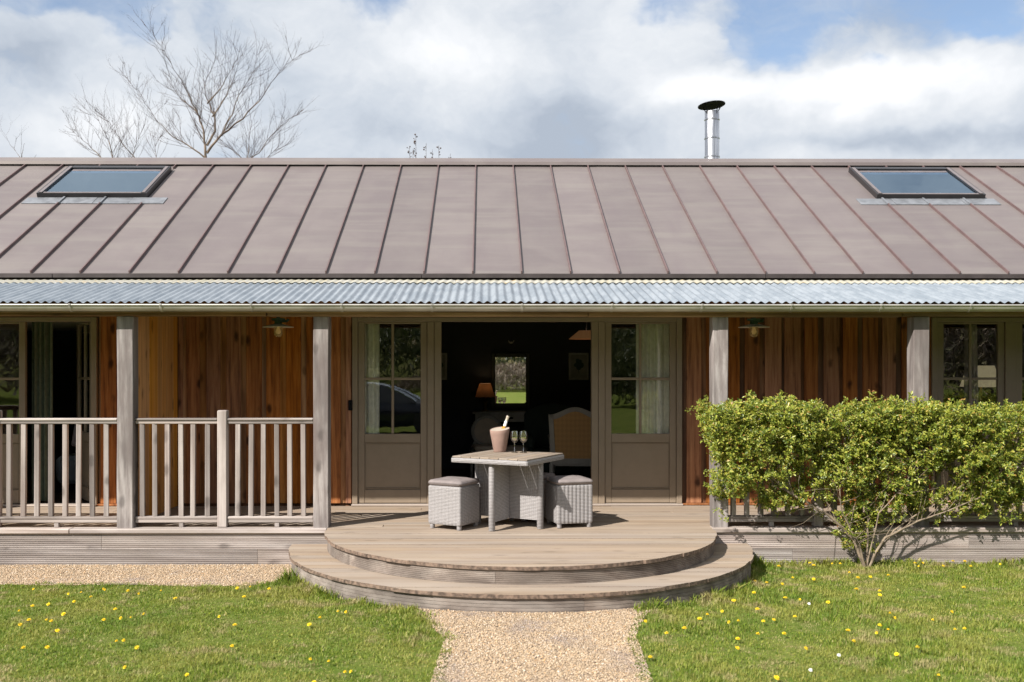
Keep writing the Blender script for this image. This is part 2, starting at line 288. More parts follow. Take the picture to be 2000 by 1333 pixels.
# ------------------------------------------------------------------ mesh helpers
ORG = {}
class MB:
    def __init__(s): s.v = []; s.f = []
    def add(s, vs, fs):
        b = len(s.v); s.v += [tuple(x) for x in vs]; s.f += [tuple(i+b for i in q) for q in fs]; return s
    def box(s, x0, x1, y0, y1, z0, z1, c=0., mat=None):
        x0, x1 = min(x0, x1), max(x0, x1); y0, y1 = min(y0, y1), max(y0, y1); z0, z1 = min(z0, z1), max(z0, z1)
        if c <= 0:
            vs = [(x, y, z) for z in (z0, z1) for y in (y0, y1) for x in (x0, x1)]
            fs = [(0, 2, 3, 1), (4, 5, 7, 6), (0, 1, 5, 4), (2, 6, 7, 3), (0, 4, 6, 2), (1, 3, 7, 5)]
        else:
            c = min(c, (x1-x0)*.45, (y1-y0)*.45, (z1-z0)*.45)
            bm = bmesh.new(); bmesh.ops.create_cube(bm, size=1)
            for q in bm.verts: q.co = Vector((x0 if q.co.x < 0 else x1, y0 if q.co.y < 0 else y1, z0 if q.co.z < 0 else z1))
            bmesh.ops.bevel(bm, geom=bm.edges[:], offset=c, segments=1, profile=.5, affect='EDGES')
            bm.verts.index_update(); vs = [tuple(q.co) for q in bm.verts]; fs = [tuple(q.index for q in f.verts) for f in bm.faces]; bm.free()
        if mat: vs = [tuple(mat @ Vector(q)) for q in vs]
        return s.add(vs, fs)
    def tube(s, pts, rad, n=8, cap=True):
        pts = [Vector(p) for p in pts]; k = len(pts)
        if not hasattr(rad, '__len__'): rad = [rad]*k
        rings = []; ref = None
        for i in range(k):
            d = (pts[min(i+1, k-1)]-pts[max(i-1, 0)])
            d = d.normalized() if d.length > 1e-9 else Vector((0, 0, 1))
            if ref is None: ref = Vector((1, 0, 0)) if abs(d.x) < .8 else Vector((0, 1, 0))
            a = (ref - d*ref.dot(d)); a = a.normalized() if a.length > 1e-6 else d.orthogonal().normalized(); ref = a; b = d.cross(a)
            rings.append([pts[i]+(a*math.cos(2*PI*j/n)+b*math.sin(2*PI*j/n))*rad[i] for j in range(n)])
        vs = [q for r_ in rings for q in r_]; fs = []
        for i in range(k-1):
            for j in range(n): fs.append((i*n+j, i*n+(j+1) % n, (i+1)*n+(j+1) % n, (i+1)*n+j))
        if cap: fs += [tuple(reversed(range(n))), tuple(range((k-1)*n, k*n))]
        return s.add(vs, fs)
    def lathe(s, prof, c=(0, 0, 0), n=24, mat=None):
        vs = []; fs = []
        for (r_, z) in prof:
            for j in range(n): vs.append(Vector((r_*math.cos(2*PI*j/n), r_*math.sin(2*PI*j/n), z)))
        k = len(prof)
        for i in range(k-1):
            for j in range(n): fs.append((i*n+j, i*n+(j+1) % n, (i+1)*n+(j+1) % n, (i+1)*n+j))
        if prof[0][0] > 1e-5: fs.append(tuple(reversed(range(n))))
        if prof[-1][0] > 1e-5: fs.append(tuple(range((k-1)*n, k*n)))
        if mat: vs = [mat @ q for q in vs]
        return s.add([q+Vector(c) for q in vs], fs)
    def prism(s, poly, z0, z1):
        n = len(poly); vs = [(x, y, z0) for x, y in poly]+[(x, y, z1) for x, y in poly]
        fs = [tuple(reversed(range(n))), tuple(range(n, 2*n))]+[(i, (i+1) % n, n+(i+1) % n, n+i) for i in range(n)]
        return s.add(vs, fs)
    def extr(s, poly, axis, a0, a1):
        # poly in the two other axes, extruded along axis
        n = len(poly)
        def P(p, a): return {'X': (a, p[0], p[1]), 'Y': (p[0], a, p[1]), 'Z': (p[0], p[1], a)}[axis]
        return s.add([P(p, a0) for p in poly]+[P(p, a1) for p in poly], [tuple(reversed(range(n))), tuple(range(n, 2*n))]+[(i, (i+1) % n, n+(i+1) % n, n+i) for i in range(n)])
    def strip(s, secs, close=False, caps=True):
        n = len(secs[0]); k = len(secs); vs = [q for c in secs for q in c]; fs = []
        for i in range(k-1):
            for j in range(n if close else n-1): fs.append((i*n+j, i*n+(j+1) % n, (i+1)*n+(j+1) % n, (i+1)*n+j))
        if close and caps: fs += [tuple(reversed(range(n))), tuple(range((k-1)*n, k*n))]
        return s.add(vs, fs)
def org(o): return ORG.get(o.name, Vector((0, 0, 0))) if o else Vector((0, 0, 0))
def build(mb, name, mat, parent=None, smooth=False, origin=None, fix=True, kind=None):
    me = bpy.data.meshes.new(name)
    off = Vector(origin) if origin is not None else org(parent)
    me.from_pydata([(x-off.x, y-off.y, z-off.z) for x, y, z in mb.v], [], mb.f)
    if fix:
        bm = bmesh.new(); bm.from_mesh(me); bmesh.ops.recalc_face_normals(bm, faces=bm.faces[:]); bm.to_mesh(me); bm.free()
    if smooth:
        me.polygons.foreach_set('use_smooth', [True]*len(me.polygons))
        try: me.set_sharp_from_angle(angle=R(smooth if smooth > 1 else 40))
        except Exception: pass
    me.materials.append(M[mat] if isinstance(mat, str) else mat)
    o = bpy.data.objects.new(name, me); COL.objects.link(o)
    if parent:
        o.parent = parent; ORG[o.name] = off
        if origin is not None: o.location = off-org(parent)
    elif origin is not None: o.location = off; ORG[o.name] = off
    if kind: o['kind'] = kind
    return o
def tag(o, label, cat, group=None):
    o['label'] = label; o['category'] = cat
    if group: o['group'] = group
    return o
def thing(name, label, cat, loc=(0, 0, 0), rz=0., group=None):
    o = bpy.data.objects.new(name, None); COL.objects.link(o); o.location = loc; o.rotation_euler = (0, 0, rz); o.empty_display_size = .2
    ORG[o.name] = Vector((0, 0, 0)) if rz else Vector(loc)
    return tag(o, label, cat, group)
def local(o): ORG[o.name] = Vector((0, 0, 0)); return o
def copy_tree(o, parent=None):
    c = o.copy(); COL.objects.link(c)
    if parent: c.parent = parent
    for ch in list(o.children): copy_tree(ch, c)
    return c
def np_mesh(name, verts, quads, tris, mat, smooth=False):
    me = bpy.data.meshes.new(name); nq = len(quads); ntr = len(tris)
    me.vertices.add(len(verts)); me.vertices.foreach_set('co', np.asarray(verts, dtype=np.float32).ravel())
    li = np.concatenate([np.asarray(quads, dtype=np.int32).ravel(), np.asarray(tris, dtype=np.int32).ravel()]) if nq else np.asarray(tris, dtype=np.int32).ravel()
    me.loops.add(len(li)); me.loops.foreach_set('vertex_index', li)
    st = np.concatenate([np.arange(nq)*4, nq*4+np.arange(ntr)*3]).astype(np.int32)
    me.polygons.add(nq+ntr); me.polygons.foreach_set('loop_start', st)
    me.update(calc_edges=True)
    if smooth: me.polygons.foreach_set('use_smooth', np.ones(nq+ntr, dtype=bool))
    me.materials.append(M[mat]); o = bpy.data.objects.new(name, me); COL.objects.link(o); return o
def sm(a, b, x): t_ = np.clip((x-a)/(b-a), 0, 1); return t_*t_*(3-2*t_)
def vnoise(x, y, s, seed=0):
    # smooth value noise, numpy
    g = np.random.default_rng(seed).random((64, 64)); x = x*s+100; y = y*s+100
    xi = np.floor(x).astype(int); yi = np.floor(y).astype(int); fx = x-xi; fy = y-yi; fx = fx*fx*(3-2*fx); fy = fy*fy*(3-2*fy)
    a = g[xi % 64, yi % 64]; b = g[(xi+1) % 64, yi % 64]; c = g[xi % 64, (yi+1) % 64]; d = g[(xi+1) % 64, (yi+1) % 64]
    return (a*(1-fx)+b*fx)*(1-fy)+(c*(1-fx)+d*fx)*fy

# ------------------------------------------------------------------ ground, path
Z0 = .29            # deck top
CX, R1, R2 = .333, 1.86, 2.19
def gz(y): return -.065+.065*np.clip((-.6-y)/1.6, 0, 1)
def pathl(y): return np.interp(-y, [0, 2.1, 2.2, 2.9, 3.8, 6, 14], [-.6, -.50, -.42, -.21, -.25, -.42, -.7])
def pathr(y): return np.interp(-y, [0, 2.1, 2.2, 2.8, 3.8, 6, 14], [1.25, 1.2, 1.14, .97, .92, .88, .8])
def stripe(x): return -.93-.07*(vnoise(x, x*0, 1.6, 3)-.5)*2+.12*sm(-2.2, -1.75, x)
def ground():
    xs = np.concatenate([np.linspace(-250, -12, 12), np.linspace(-10, 12, 45), np.linspace(14, 250, 12)])
    ys = np.concatenate([np.linspace(-300, -60, 16), np.linspace(-55, -6, 18), np.linspace(-5.5, 1, 40), np.linspace(2, 12, 6), np.linspace(16, 300, 10)])
    mb = MB(); nx = len(xs)
    for y in ys:
        for x in xs:
            z = float(gz(y))
            if y < -62: z += min(26, (-62-y)*.24)+2.5*mnoise.noise((x*.02, y*.02, 0))
            mb.v.append((float(x), float(y), z))
    for j in range(len(ys)-1):
        for i in range(nx-1): mb.f.append((j*nx+i, j*nx+i+1, (j+1)*nx+i+1, (j+1)*nx+i))
    o = build(mb, 'ground', 'ground', kind='structure'); return o
ground()
def sheet(name, rows, mat, lift=.006):
    mb = MB(); n = len(rows[0])
    for r_ in rows:
        for x, y in r_: mb.v.append((x, y, float(gz(y))+lift))
    for j in range(len(rows)-1):
        for i in range(n-1): mb.f.append((j*n+i, j*n+i+1, (j+1)*n+i+1, (j+1)*n+i))
    return build(mb, name, mat, kind='structure')
ys = np.linspace(-14, -1.9, 40)
sheet('gravel_path', [[(float(pathl(y)+(pathr(y)-pathl(y))*k/6), float(y)) for k in range(7)] for y in ys], 'gravel')
xs = np.linspace(-11, -1.5, 40)
sheet('gravel_strip', [[(float(x), float(stripe(x)*(1-k/6)-.005*k/6)) for x in xs] for k in range(7)], 'gravel')
def pebbles():
    n1 = int(9500*1.55*3.0); n2 = int(9500*.95*4.2)
    y = rng.uniform(-4.9, -1.95, n1); x = pathl(y)-.07+rng.random(n1)*(pathr(y)-pathl(y)+.14)
    x2 = rng.uniform(-5.6, -1.45, n2); y2 = rng.random(n2)*(stripe(x2)-.06)
    x = np.concatenate([x, x2]); y = np.concatenate([y, y2])
    k = ((x-CX)**2+y**2 > (R2-.03)**2); x, y = x[k], y[k]; n = len(x)
    base_ = np.array([(1, 0, 0), (0, 1, 0), (-1, 0, 0), (0, -1, 0), (0, 0, 1), (0, 0, -1)], float)
    r_ = rng.uniform(.003, .0068, n)*(1+.5*(rng.random(n) > .93))
    sc = rng.uniform(.7, 1.3, (n, 1, 3))*np.array([1, 1, .62]); an = rng.random(n)*2*PI; ca, sa = np.cos(an), np.sin(an)
    V = base_[None]*sc*r_[:, None, None]*(1+.25*(rng.random((n, 6, 1))-.5))
    X = V[..., 0]*ca[:, None]-V[..., 1]*sa[:, None]; Y = V[..., 0]*sa[:, None]+V[..., 1]*ca[:, None]
    Zt = V[..., 2]+(rng.uniform(-.25, .25, n)*1)[:, None]*X
    V = np.stack([X+x[:, None], Y+y[:, None], Zt+(gz(y)+.008+r_*.3)[:, None]], -1).reshape(-1, 3)
    F = np.array([(0, 1, 4), (1, 2, 4), (2, 3, 4), (3, 0, 4), (1, 0, 5), (2, 1, 5), (3, 2, 5), (0, 3, 5)])
    T = (F[None]+(np.arange(n)*6)[:, None, None]).reshape(-1, 3)
    o = np_mesh('gravel', V, np.zeros((0, 4), int), T, 'pebble', True); o['kind'] = 'stuff'; tag(o, 'loose golden gravel on the path and along the deck front', 'gravel')
pebbles()
def lawn():
    N = 430000
    x = rng.uniform(-5.6, 6.4, N); y = rng.uniform(-5.0, -.02, N)
    edge = (vnoise(x, y, 7, 9)-.5)*.14+(vnoise(x, y, 22, 10)-.5)*.12
    left = (x < pathl(y)+edge) & (y < stripe(x)+edge*.5); right = x > pathr(y)-edge
    d = np.sqrt((x-CX)**2+y**2)-R2
    right &= (x > CX); left &= (x < CX)
    k = (left | right) & (d > .0)
    bare = vnoise(x, y, 3.1, 21)*.6+vnoise(x, y, 9, 22)*.4
    k &= ~((bare > .70) & (rng.random(N) < .12))
    x, y, d = x[k], y[k], d[k]; n = len(x)
    cl = vnoise(x, y, 2.3, 5)*.6+vnoise(x, y, 8, 6)*.4
    bare = bare[k]; h = .012+.020*sm(.45, .85, cl)+.009*rng.random(n)
    near = np.exp(-np.clip(d, 0, 9)/.10)*(.35+1.1*vnoise(x, y, 6, 8)); h += .055*near
    h += .10*np.exp(-((x+1.72)**2+(y+.93)**2)/.006)
    fas = np.exp(-np.clip(-y, 0, 9)/.10)*(x > 2.2)*(.3+1.2*vnoise(x, y, 5, 12)); h += .055*fas
    h += .05*np.exp(-((x+2.35)**2+(y+1.22)**2)/.012)
    h *= rng.uniform(.7, 1.3, n)*np.where(bare > .70, .5, 1)
    an = rng.random(n)*2*PI; le = rng.uniform(.15, .9, n)*h; weed = rng.random(n) < .012+.10*fas+.05*near; w_ = rng.uniform(.0016, .0032, n)*(1+.7*near+.9*fas)*np.where(weed, 3.2, 1); le = np.where(weed, le*1.4+.012, le)
    dx, dy = np.cos(an), np.sin(an); px, py = -dy, dx; z = gz(y)
    B = np.stack([x, y, z], -1); P = np.stack([px, py, 0*px], -1)*w_[:, None]; D = np.stack([dx, dy, 0*dx], -1)*le[:, None]; U = np.zeros((n, 3)); U[:, 2] = h
    V = np.stack([B-P, B+P, B+.55*U+.3*D-P*.8, B+.55*U+.3*D+P*.8, B+U*.95+D], 1).reshape(-1, 3)
    i = np.arange(n)*5
    Q = np.stack([i, i+1, i+3, i+2], -1); T = np.stack([i+2, i+3, i+4], -1)
    o = np_mesh('grass', V, Q, T, 'grass', True); o['kind'] = 'stuff'; tag(o, 'short spring lawn grass either side of the gravel path', 'grass')
lawn()
def dandelions():
    pos = [(-3.76,-1.33),(-3.41,-1.48),(-3.31,-1.47),(-3.17,-1.62),(-3.19,-1.28),(-3.15,-1.41),(-2.94,-1.43),(-2.84,-1.47),(-2.67,-1.43),(-2.46,-1.73),(-2.09,-1.24),(-1.98,-1.25),(-1.81,-1.3),(-3.39,-1.9),(-3.45,-2.04),(-3.2,-1.88),(-3.11,-2.29),(-3.45,-2.26),(-3.17,-2.44),(-3.3,-2.57),(-3.26,-2.52),(-3.11,-2.5),(-2.97,-2.73),(-2.76,-2.21),(-2.74,-2.49),(-2.65,-2.4),(-2.57,-2.42),(-2.51,-2.32),(-1.95,-2.35),(-1.76,-2.65),(-1.65,-3.17),(-1.25,-2.58),(-1.19,-2.49),(-1.1,-2.22),(-1.04,-2.23),(-2.44,-3.06),(-2.4,-3.04),(-2.27,-3.16),(-2.97,-3.24),(-2.84,-3.19),(-1.78,-3.72),(-.99,-3.91),(-.84,-3.71),(-.81,-3.67),(-.97,-3.5),(-1.94,-1.63),(-2.2,-3.58),(-1.08,-3.52),
      (3.4,-.12),(3.33,-.1),(3.11,-.12),(3.12,-.2),(3.65,-.1),(2.75,-.33),(2.74,-.79),(2.9,-.87),(3.3,-.64),(3.3,-.85),(3.46,-.72),(3.63,-.7),(4.09,-.27),(4.34,-.23),(4.59,-.14),(4.59,-.26),(4.92,-.16),(4.5,-.09),(2.44,-1.03),(2.55,-1.11),(2.34,-1.01),(2.19,-1.55),(1.96,-1.81),(2.38,-1.77),(2.47,-1.86),(2.67,-1.92),(3.08,-1.41),(3.27,-1.42),(3.2,-1.6),(3.98,-1.4),(2.05,-2.17),(1.77,-2.23),(1.63,-2.36),(1.55,-2.47),(1.15,-2.51),(1.38,-2.77),(1.24,-2.86),(1.74,-2.56),(1.8,-2.59),(1.99,-2.55),(2.09,-2.46),(2.25,-2.44),(1.69,-3.01),(1.64,-3.2),(1.85,-2.92),(2.04,-2.88),(2.08,-3.22),(2.5,-2.82),(2.44,-3.09),(2.69,-2.84),(2.79,-2.79),(2.77,-2.69),(2.98,-2.44),(2.96,-2.4),(3.22,-2.52),(3.47,-2.28),(3.24,-2.82),(3.34,-2.75),(2.62,-3.35),(2.8,-3.24),(1.04,-3.4),(1.71,-3.84),(2.68,-3.81),(4.13,-.1),(4.2,-.11)]
    def proto(hh, tilt, name='dandelion', mat='yellow', rr=.0135):
        mb = MB(); T = Matrix.Rotation(tilt, 4, 'X')
        for ring, (k, r_, up) in enumerate([(14, rr, .003), (11, rr*.72, .008), (7, rr*.4, .011)]):
            for j in range(k):
                a = 2*PI*(j+ring*.4)/k; b = .32
                pts = [Vector((0, 0, .002)), Vector((r_*math.cos(a-b), r_*math.sin(a-b), up)), Vector((r_*1.1*math.cos(a), r_*1.1*math.sin(a), up*1.2)), Vector((r_*math.cos(a+b), r_*math.sin(a+b), up))]
                mb.add([(T @ q)+Vector((0, 0, hh)) for q in pts], [(0, 1, 2, 3)])
        fl = MB(); fl.tube([(0, 0, -.005), (.002, .003, hh*.6), (0, 0, hh+.002)], .0022, 4)
        me = build(mb, name, mat, fix=False)
        st = build(fl, 'flower_stalk', 'stalk', fix=False)
        # one object, two materials
        bm = bmesh.new(); bm.from_mesh(me.data); n0 = len(bm.faces); bm.from_mesh(st.data)
        bm.faces.ensure_lookup_table()
        for f in bm.faces[n0:]: f.material_index = 1
        bm.to_mesh(me.data); bm.free(); me.data.materials.append(M['stalk']); bpy.data.objects.remove(st)
        return me
    protos = [proto(.038, .25), proto(.030, .6), proto(.048, .1)]
    for i, (x, y) in enumerate(pos):
        p_ = protos[i % 3]; o = p_ if i < 3 else p_.copy()
        if i >= 3: COL.objects.link(o)
        s_ = random.uniform(.6, 1.25)
        o.location = (x, y, float(gz(y))); o.rotation_euler = (0, 0, random.uniform(-.9, .9)); o.scale = (s_, s_, random.uniform(.75, 1.1))
        dd = math.hypot(x-CX, y)-R2
        if x > 0 and y > -.3: lab, gp = 'yellow dandelion at the foot of the deck boards below the hedge', 'dandelions below the hedge'
        elif dd < .55: lab, gp = ('yellow dandelion close to the %s flank of the curved step' % ('right' if x > 0 else 'left')), 'dandelions by the curved step'
        elif x < 0 and y > -1.7: lab, gp = 'yellow dandelion near the gravel strip edge of the left lawn', 'dandelions along the gravel strip'
        elif x < 0: lab, gp = 'yellow dandelion open in the middle of the left lawn', 'dandelions in the left lawn'
        else: lab, gp = 'yellow dandelion open in the middle of the right lawn', 'dandelions in the right lawn'
        tag(o, lab, 'flower', gp)
    d0 = proto(.04, .5, 'daisy', 'white', .011)
    for i, (x, y) in enumerate([(2.489, -2.019), (1.95, -3.719), (2.228, -3.412)]):
        o = d0 if i == 0 else d0.copy()
        if i: COL.objects.link(o)
        o.location = (x, y, float(gz(y))); tag(o, 'small white daisy flower among the dandelions in the lawn', 'flower', 'daisies in the lawn')
dandelions()

# ------------------------------------------------------------------ deck and step
deck = thing('deck', 'grey brown timber veranda deck with rounded front platform along the cottage', 'deck', (CX, 0, 0))
def arc_board(y0, y1, r_, x_jit=0.):
    pts = []
    for y in np.linspace(y0, y1, 5): pts.append((CX-math.sqrt(max(1e-4, r_*r_-y*y))-x_jit, y))
    for y in np.linspace(y1, y0, 5): pts.append((CX+math.sqrt(max(1e-4, r_*r_-y*y))+x_jit, y))
    return pts
def boards(par, r_, ztop, th, ystart):
    y = ystart
    while y > -r_+.02:
        y0 = max(y-.142, -r_+.004)
        if y-y0 > .02:
            mb = MB(); mb.prism(arc_board(y0, y, r_+random.uniform(-.007, .007)), ztop-th, ztop+random.uniform(-.0012, .0012)); ob = build(mb, 'deck_board', 'deck', par); ob.data.materials.append(M['endgrain'])
            for f_ in ob.data.polygons: f_.material_index = 1 if abs(f_.normal.z) < .5 else 0
        y -= .145
boards(deck, R1, Z0, .03, -.003)
y = 1.545; k = 0
while y > .13:
    x = -10.+(k % 3)*.9
    while x < 11:
        x1 = min(11, x+random.choice([3.6, 4.2, 4.8])); mb = MB(); mb.box(x, x1-.004, y-.141, y, Z0-.03, Z0+random.uniform(-.001, .001), .003); build(mb, 'deck_board', 'deck', deck); x = x1
    y -= .145; k += 1
for a, b in ((-10, -4.0), (-4.0, -1.527), (2.196, 5.9), (5.9, 11)):
    mb = MB(); mb.box(a, b-.004, -.028, y-.004+.145 if False else .098, Z0-.044, Z0+.001, .006); build(mb, 'edge_board', 'grey_x', deck)
mb = MB(); mb.box(-1.53, 2.199, -.001, .098, Z0-.03, Z0, .002); build(mb, 'deck_board', 'deck', deck)
def groove_prof(z0, z1, n=7, d=.006, w_=.009):
    # (depth, z) front profile, going up
    out_ = [(0, z0)]
    for i in range(n):
        zc = z0+(z1-z0)*(i+.75)/(n+.5); out_ += [(0, zc-w_/2), (d, zc-w_/4), (d, zc+w_/4), (0, zc+w_/2)]
    return out_+[(0, z1)]
def fascia(x0, x1, z0, z1):
    pr = groove_prof(z0, z1); mb = MB()
    poly = [(d, z) for d, z in pr]+[(.03, z1), (.03, z0)]
    mb.extr(poly, 'X', x0, x1-.003); build(mb, 'fascia_board', 'grey_x', deck)
for z0, z1, js in ((.092, .243, [-10, -7.2, -3.70, -1.5]), (-.064, .088, [-10, -6.1, -2.2, -1.5])):
    for a, b in zip(js, js[1:]): fascia(a, b, z0, z1)
for z0, z1, js in ((.092, .243, [2.15, 4.70, 7.8, 11]), (-.064, .088, [2.15, 2.98, 6.4, 11])):
    for a, b in zip(js, js[1:]): fascia(a, b, z0, z1)
def riser(par, r_, z0, z1, cuts):
    pr = groove_prof(z0, z1, 7, .004, .006)
    for a, b in zip(cuts, cuts[1:]):
        secs = []
        for t_ in np.linspace(a+.025, b-.025, max(6, int((b-a)/3))):
            c, s_ = math.cos(R(t_)), math.sin(R(t_))
            ring = [(CX+(r_-d)*c, (r_-d)*s_, z) for d, z in pr]+[(CX+(r_-.03)*c, (r_-.03)*s_, z1), (CX+(r_-.03)*c, (r_-.03)*s_, z0)]
            secs.append(ring)
        mb = MB(); mb.strip(secs, True); build(mb, 'riser_board', 'riser', par, smooth=30)
riser(deck, R1-.022, .147, Z0-.031, [180, 215, 262, 318, 360])
step = thing('curved_step', 'half round timber lower step wrapping the deck platform', 'step', (CX, -1, 0))
boards(step, R2, .145, .03, -.033)
riser(step, R2-.022, -.09, .114, [181, 224, 281, 330, 359])

# ------------------------------------------------------------------ cottage
cot = thing('cottage', 'long single storey timber clad cottage with zinc roof and veranda', 'cottage', (0, 1.56, 0))
WY = 1.56; XL, XR = -10.5, 11.5
# wall with boards
wall = build(MB().box(XL, -6.62, WY+.06, WY+.14, -.1, 2.78).box(-4.34, -1.50, WY+.06, WY+.14, -.1, 2.78).box(2.215, 5.03, WY+.06, WY+.14, -.1, 2.78).box(6.76, XR, WY+.06, WY+.14, -.1, 2.78)
             .box(-6.62, -4.34, WY+.06, WY+.14, 2.41, 2.78).box(-1.50, 2.215, WY+.06, WY+.14, 2.41, 2.78).box(5.03, 6.76, WY+.06, WY+.14, 2.41, 2.78), 'wall', 'clad2', cot)
def clad(x0, x1, phase, bm_='clad2', zb=Z0+.025):
    x = x0+phase-.222
    while x < x1:
        a, b = max(x0, x), min(x1, x+.168+random.uniform(-.022, .016))
        if b-a > .03:
            build(MB().box(a, b, WY+.012, WY+.036, zb, 2.72, .003), 'board', 'clad', wall)
        a, b = max(x0, x+.13), min(x1, x+.262)
        if b-a > .03: build(MB().box(a, b, WY+.037, WY+.058, zb, 2.72, .002), 'board', bm_, wall)
        x += .222+random.uniform(-.006, .006)
clad(-4.335, -3.48, .02, 'clad3'); clad(-3.44, -1.505, .09, 'clad3'); clad(2.22, 5.025, .04); clad(XL, -6.63, .1); clad(6.77, XR, .1)
for a, b in ((2.216, 5.03), (-4.34, -3.49)): build(MB().box(a, b, WY-.012, WY+.05, Z0+.002, Z0+.024, .003), 'base_trim', 'clad', cot)
# privacy screen
scr = thing('privacy_screen', 'pale fresh timber screen standing between the left veranda post and the wall', 'screen', (-3.46, .85, Z0))
ysb = np.linspace(.205, WY-.004, 11)
for a, b in zip(ysb, ysb[1:]): build(MB().box(-3.485+random.uniform(-.001, .001), -3.445+random.uniform(-.002, .002), a+.0015, b-.0015, Z0+.004, 2.49, .003), 'board', 'cedar', scr)
# posts and beam
for (a, b) in ((-3.568, -3.409), (-1.668, -1.518), (2.211, 2.362), (4.170, 4.326), (-6.9, -6.745), (8.0, 8.155)):
    mb = MB(); bm = bmesh.new(); bmesh.ops.create_cube(bm, size=1)
    for q in bm.verts: q.co = Vector((a if q.co.x < 0 else b, .03 if q.co.y < 0 else .185, Z0+.001 if q.co.z < 0 else 2.338))
    bmesh.ops.subdivide_edges(bm, edges=[e for e in bm.edges if abs(e.verts[0].co.z-e.verts[1].co.z) > 1], cuts=9)
    bmesh.ops.bevel(bm, geom=[e for e in bm.edges if abs(e.verts[0].co.z-e.verts[1].co.z) > .05 and len(e.link_faces) == 2 and e.calc_face_angle(0) > 1], offset=.007, segments=1, affect='EDGES')
    for q in bm.verts:
        n_ = mnoise.noise_vector(Vector((q.co.x*3+a*7, q.co.y*3, q.co.z*1.7)))
        q.co.x += .006*n_.x; q.co.y += .004*n_.y
    bm.verts.index_update(); mb.add([tuple(q.co) for q in bm.verts], [tuple(q.index for q in f.verts) for f in bm.faces]); bm.free()
    build(mb, 'post', 'oak', cot)
for a, b in ((XL, -5.2), (-5.2, -2.12), (-2.11, 1.0), (1.0, 4.05), (4.055, 7.4), (7.4, XR)):
    build(MB().box(a, b-.003, .0, .14, 2.339+random.uniform(-.003, .004), 2.45, .008), 'beam', 'beam', cot)
build(MB().box(XL, XR, -.022, -.001, 2.372, 2.46, .003), 'gutter_board', 'beam', cot)
# gutter
mb = MB(); secs = []
def gut(x):
    yc, zc, r_ = -.085, 2.438, .056; pts = []
    for i in range(13):
        a = PI+PI*i/12; pts.append((x, yc+r_*math.cos(a), zc+r_*math.sin(a)))
    for i in range(13):
        a = 2*PI-PI*i/12; pts.append((x, yc+(r_-.003)*math.cos(a), zc+(r_-.003)*math.sin(a)+.0005))
    return pts
mb.strip([gut(XL), gut(XR)], True)
gutter = build(mb, 'gutter', 'gutter', cot, smooth=35)
mb = MB(); mb.tube([(XL, -.142, 2.441), (XR, -.142, 2.441)], .0095, 10); build(mb, 'gutter_bead', 'gutter', gutter, smooth=50)
for px_x in np.arange(-4.57-1.8*3, 11, .86):
    mb = MB(); secs = []
    for s_ in (-.011, .011):
        pts = []
        for rr in (.0605, .057):
            rg = range(13) if rr > .06 else range(12, -1, -1)
            for i in rg:
                a = PI+PI*i/12; pts.append((px_x+s_, -.085+rr*math.cos(a), 2.438+rr*math.sin(a)))
        secs.append(pts)
    mb.strip(secs, True); mb.box(px_x-.011, px_x+.011, -.157, -.132, 2.434, 2.4535, .003)
    build(mb, 'gutter_bracket', 'gutter', gutter)
# corrugated veranda roof
PITCH = .0798; PY0, PZ0, PY1, PZ1 = -.075, 2.473, 1.55, 2.835
porch = build(MB().box(XL, XR, 1.50, 1.555, 2.60, 2.79), 'veranda_roof', 'beam', cot)
def cz(x): return .0105*math.sin(2*PI*x/PITCH)
def wavesheet(x0, x1, ya, yb, lift, mat, name, par, rag=0., th=.0016):
    n = max(8, int((x1-x0)/PITCH*10)); mb = MB(); top0, top1, b0, b1 = [], [], [], []
    sl_ = (PZ1-PZ0)/(PY1-PY0)
    for i in range(n+1):
        x = x0+(x1-x0)*i/n; j = rag*(mnoise.noise((x*9, 1, 3)))
        top0.append((x, ya+j, PZ0+sl_*(ya+j-PY0)+cz(x)*(1 if lift < .004 else .7)+lift)); top1.append((x, yb, PZ0+sl_*(yb-PY0)+cz(x)*(1 if lift < .004 else .3)+lift))
        b0.append((x, ya+j, PZ0+sl_*(ya+j-PY0)+cz(x)*(1 if lift < .004 else .7)+lift-th)); b1.append((x, yb, PZ0+sl_*(yb-PY0)+cz(x)*(1 if lift < .004 else .3)+lift-th))
    mb.strip([b1, b0, top0, top1]); return build(mb, name, mat, par, smooth=60, fix=False)
x = XL; i = 0
while x < XR:
    x1 = min(XR, x+10*PITCH); wavesheet(x, x1+.04, PY0+random.uniform(-.004, .004), PY1, .0018*(i % 2), 'corr', 'corrugated_sheet', porch); x = x1; i += 1
js = [XL, -7.4, -5.6, -3.12, -.35, 1.05, 3.2, 5.5, 8.3, XR]
for i, (a, b) in enumerate(zip(js, js[1:])): wavesheet(a-.02, b+.02, 1.16, 1.50, .011+.003*(i % 2), 'flash', 'flashing', cot, .012, .003)
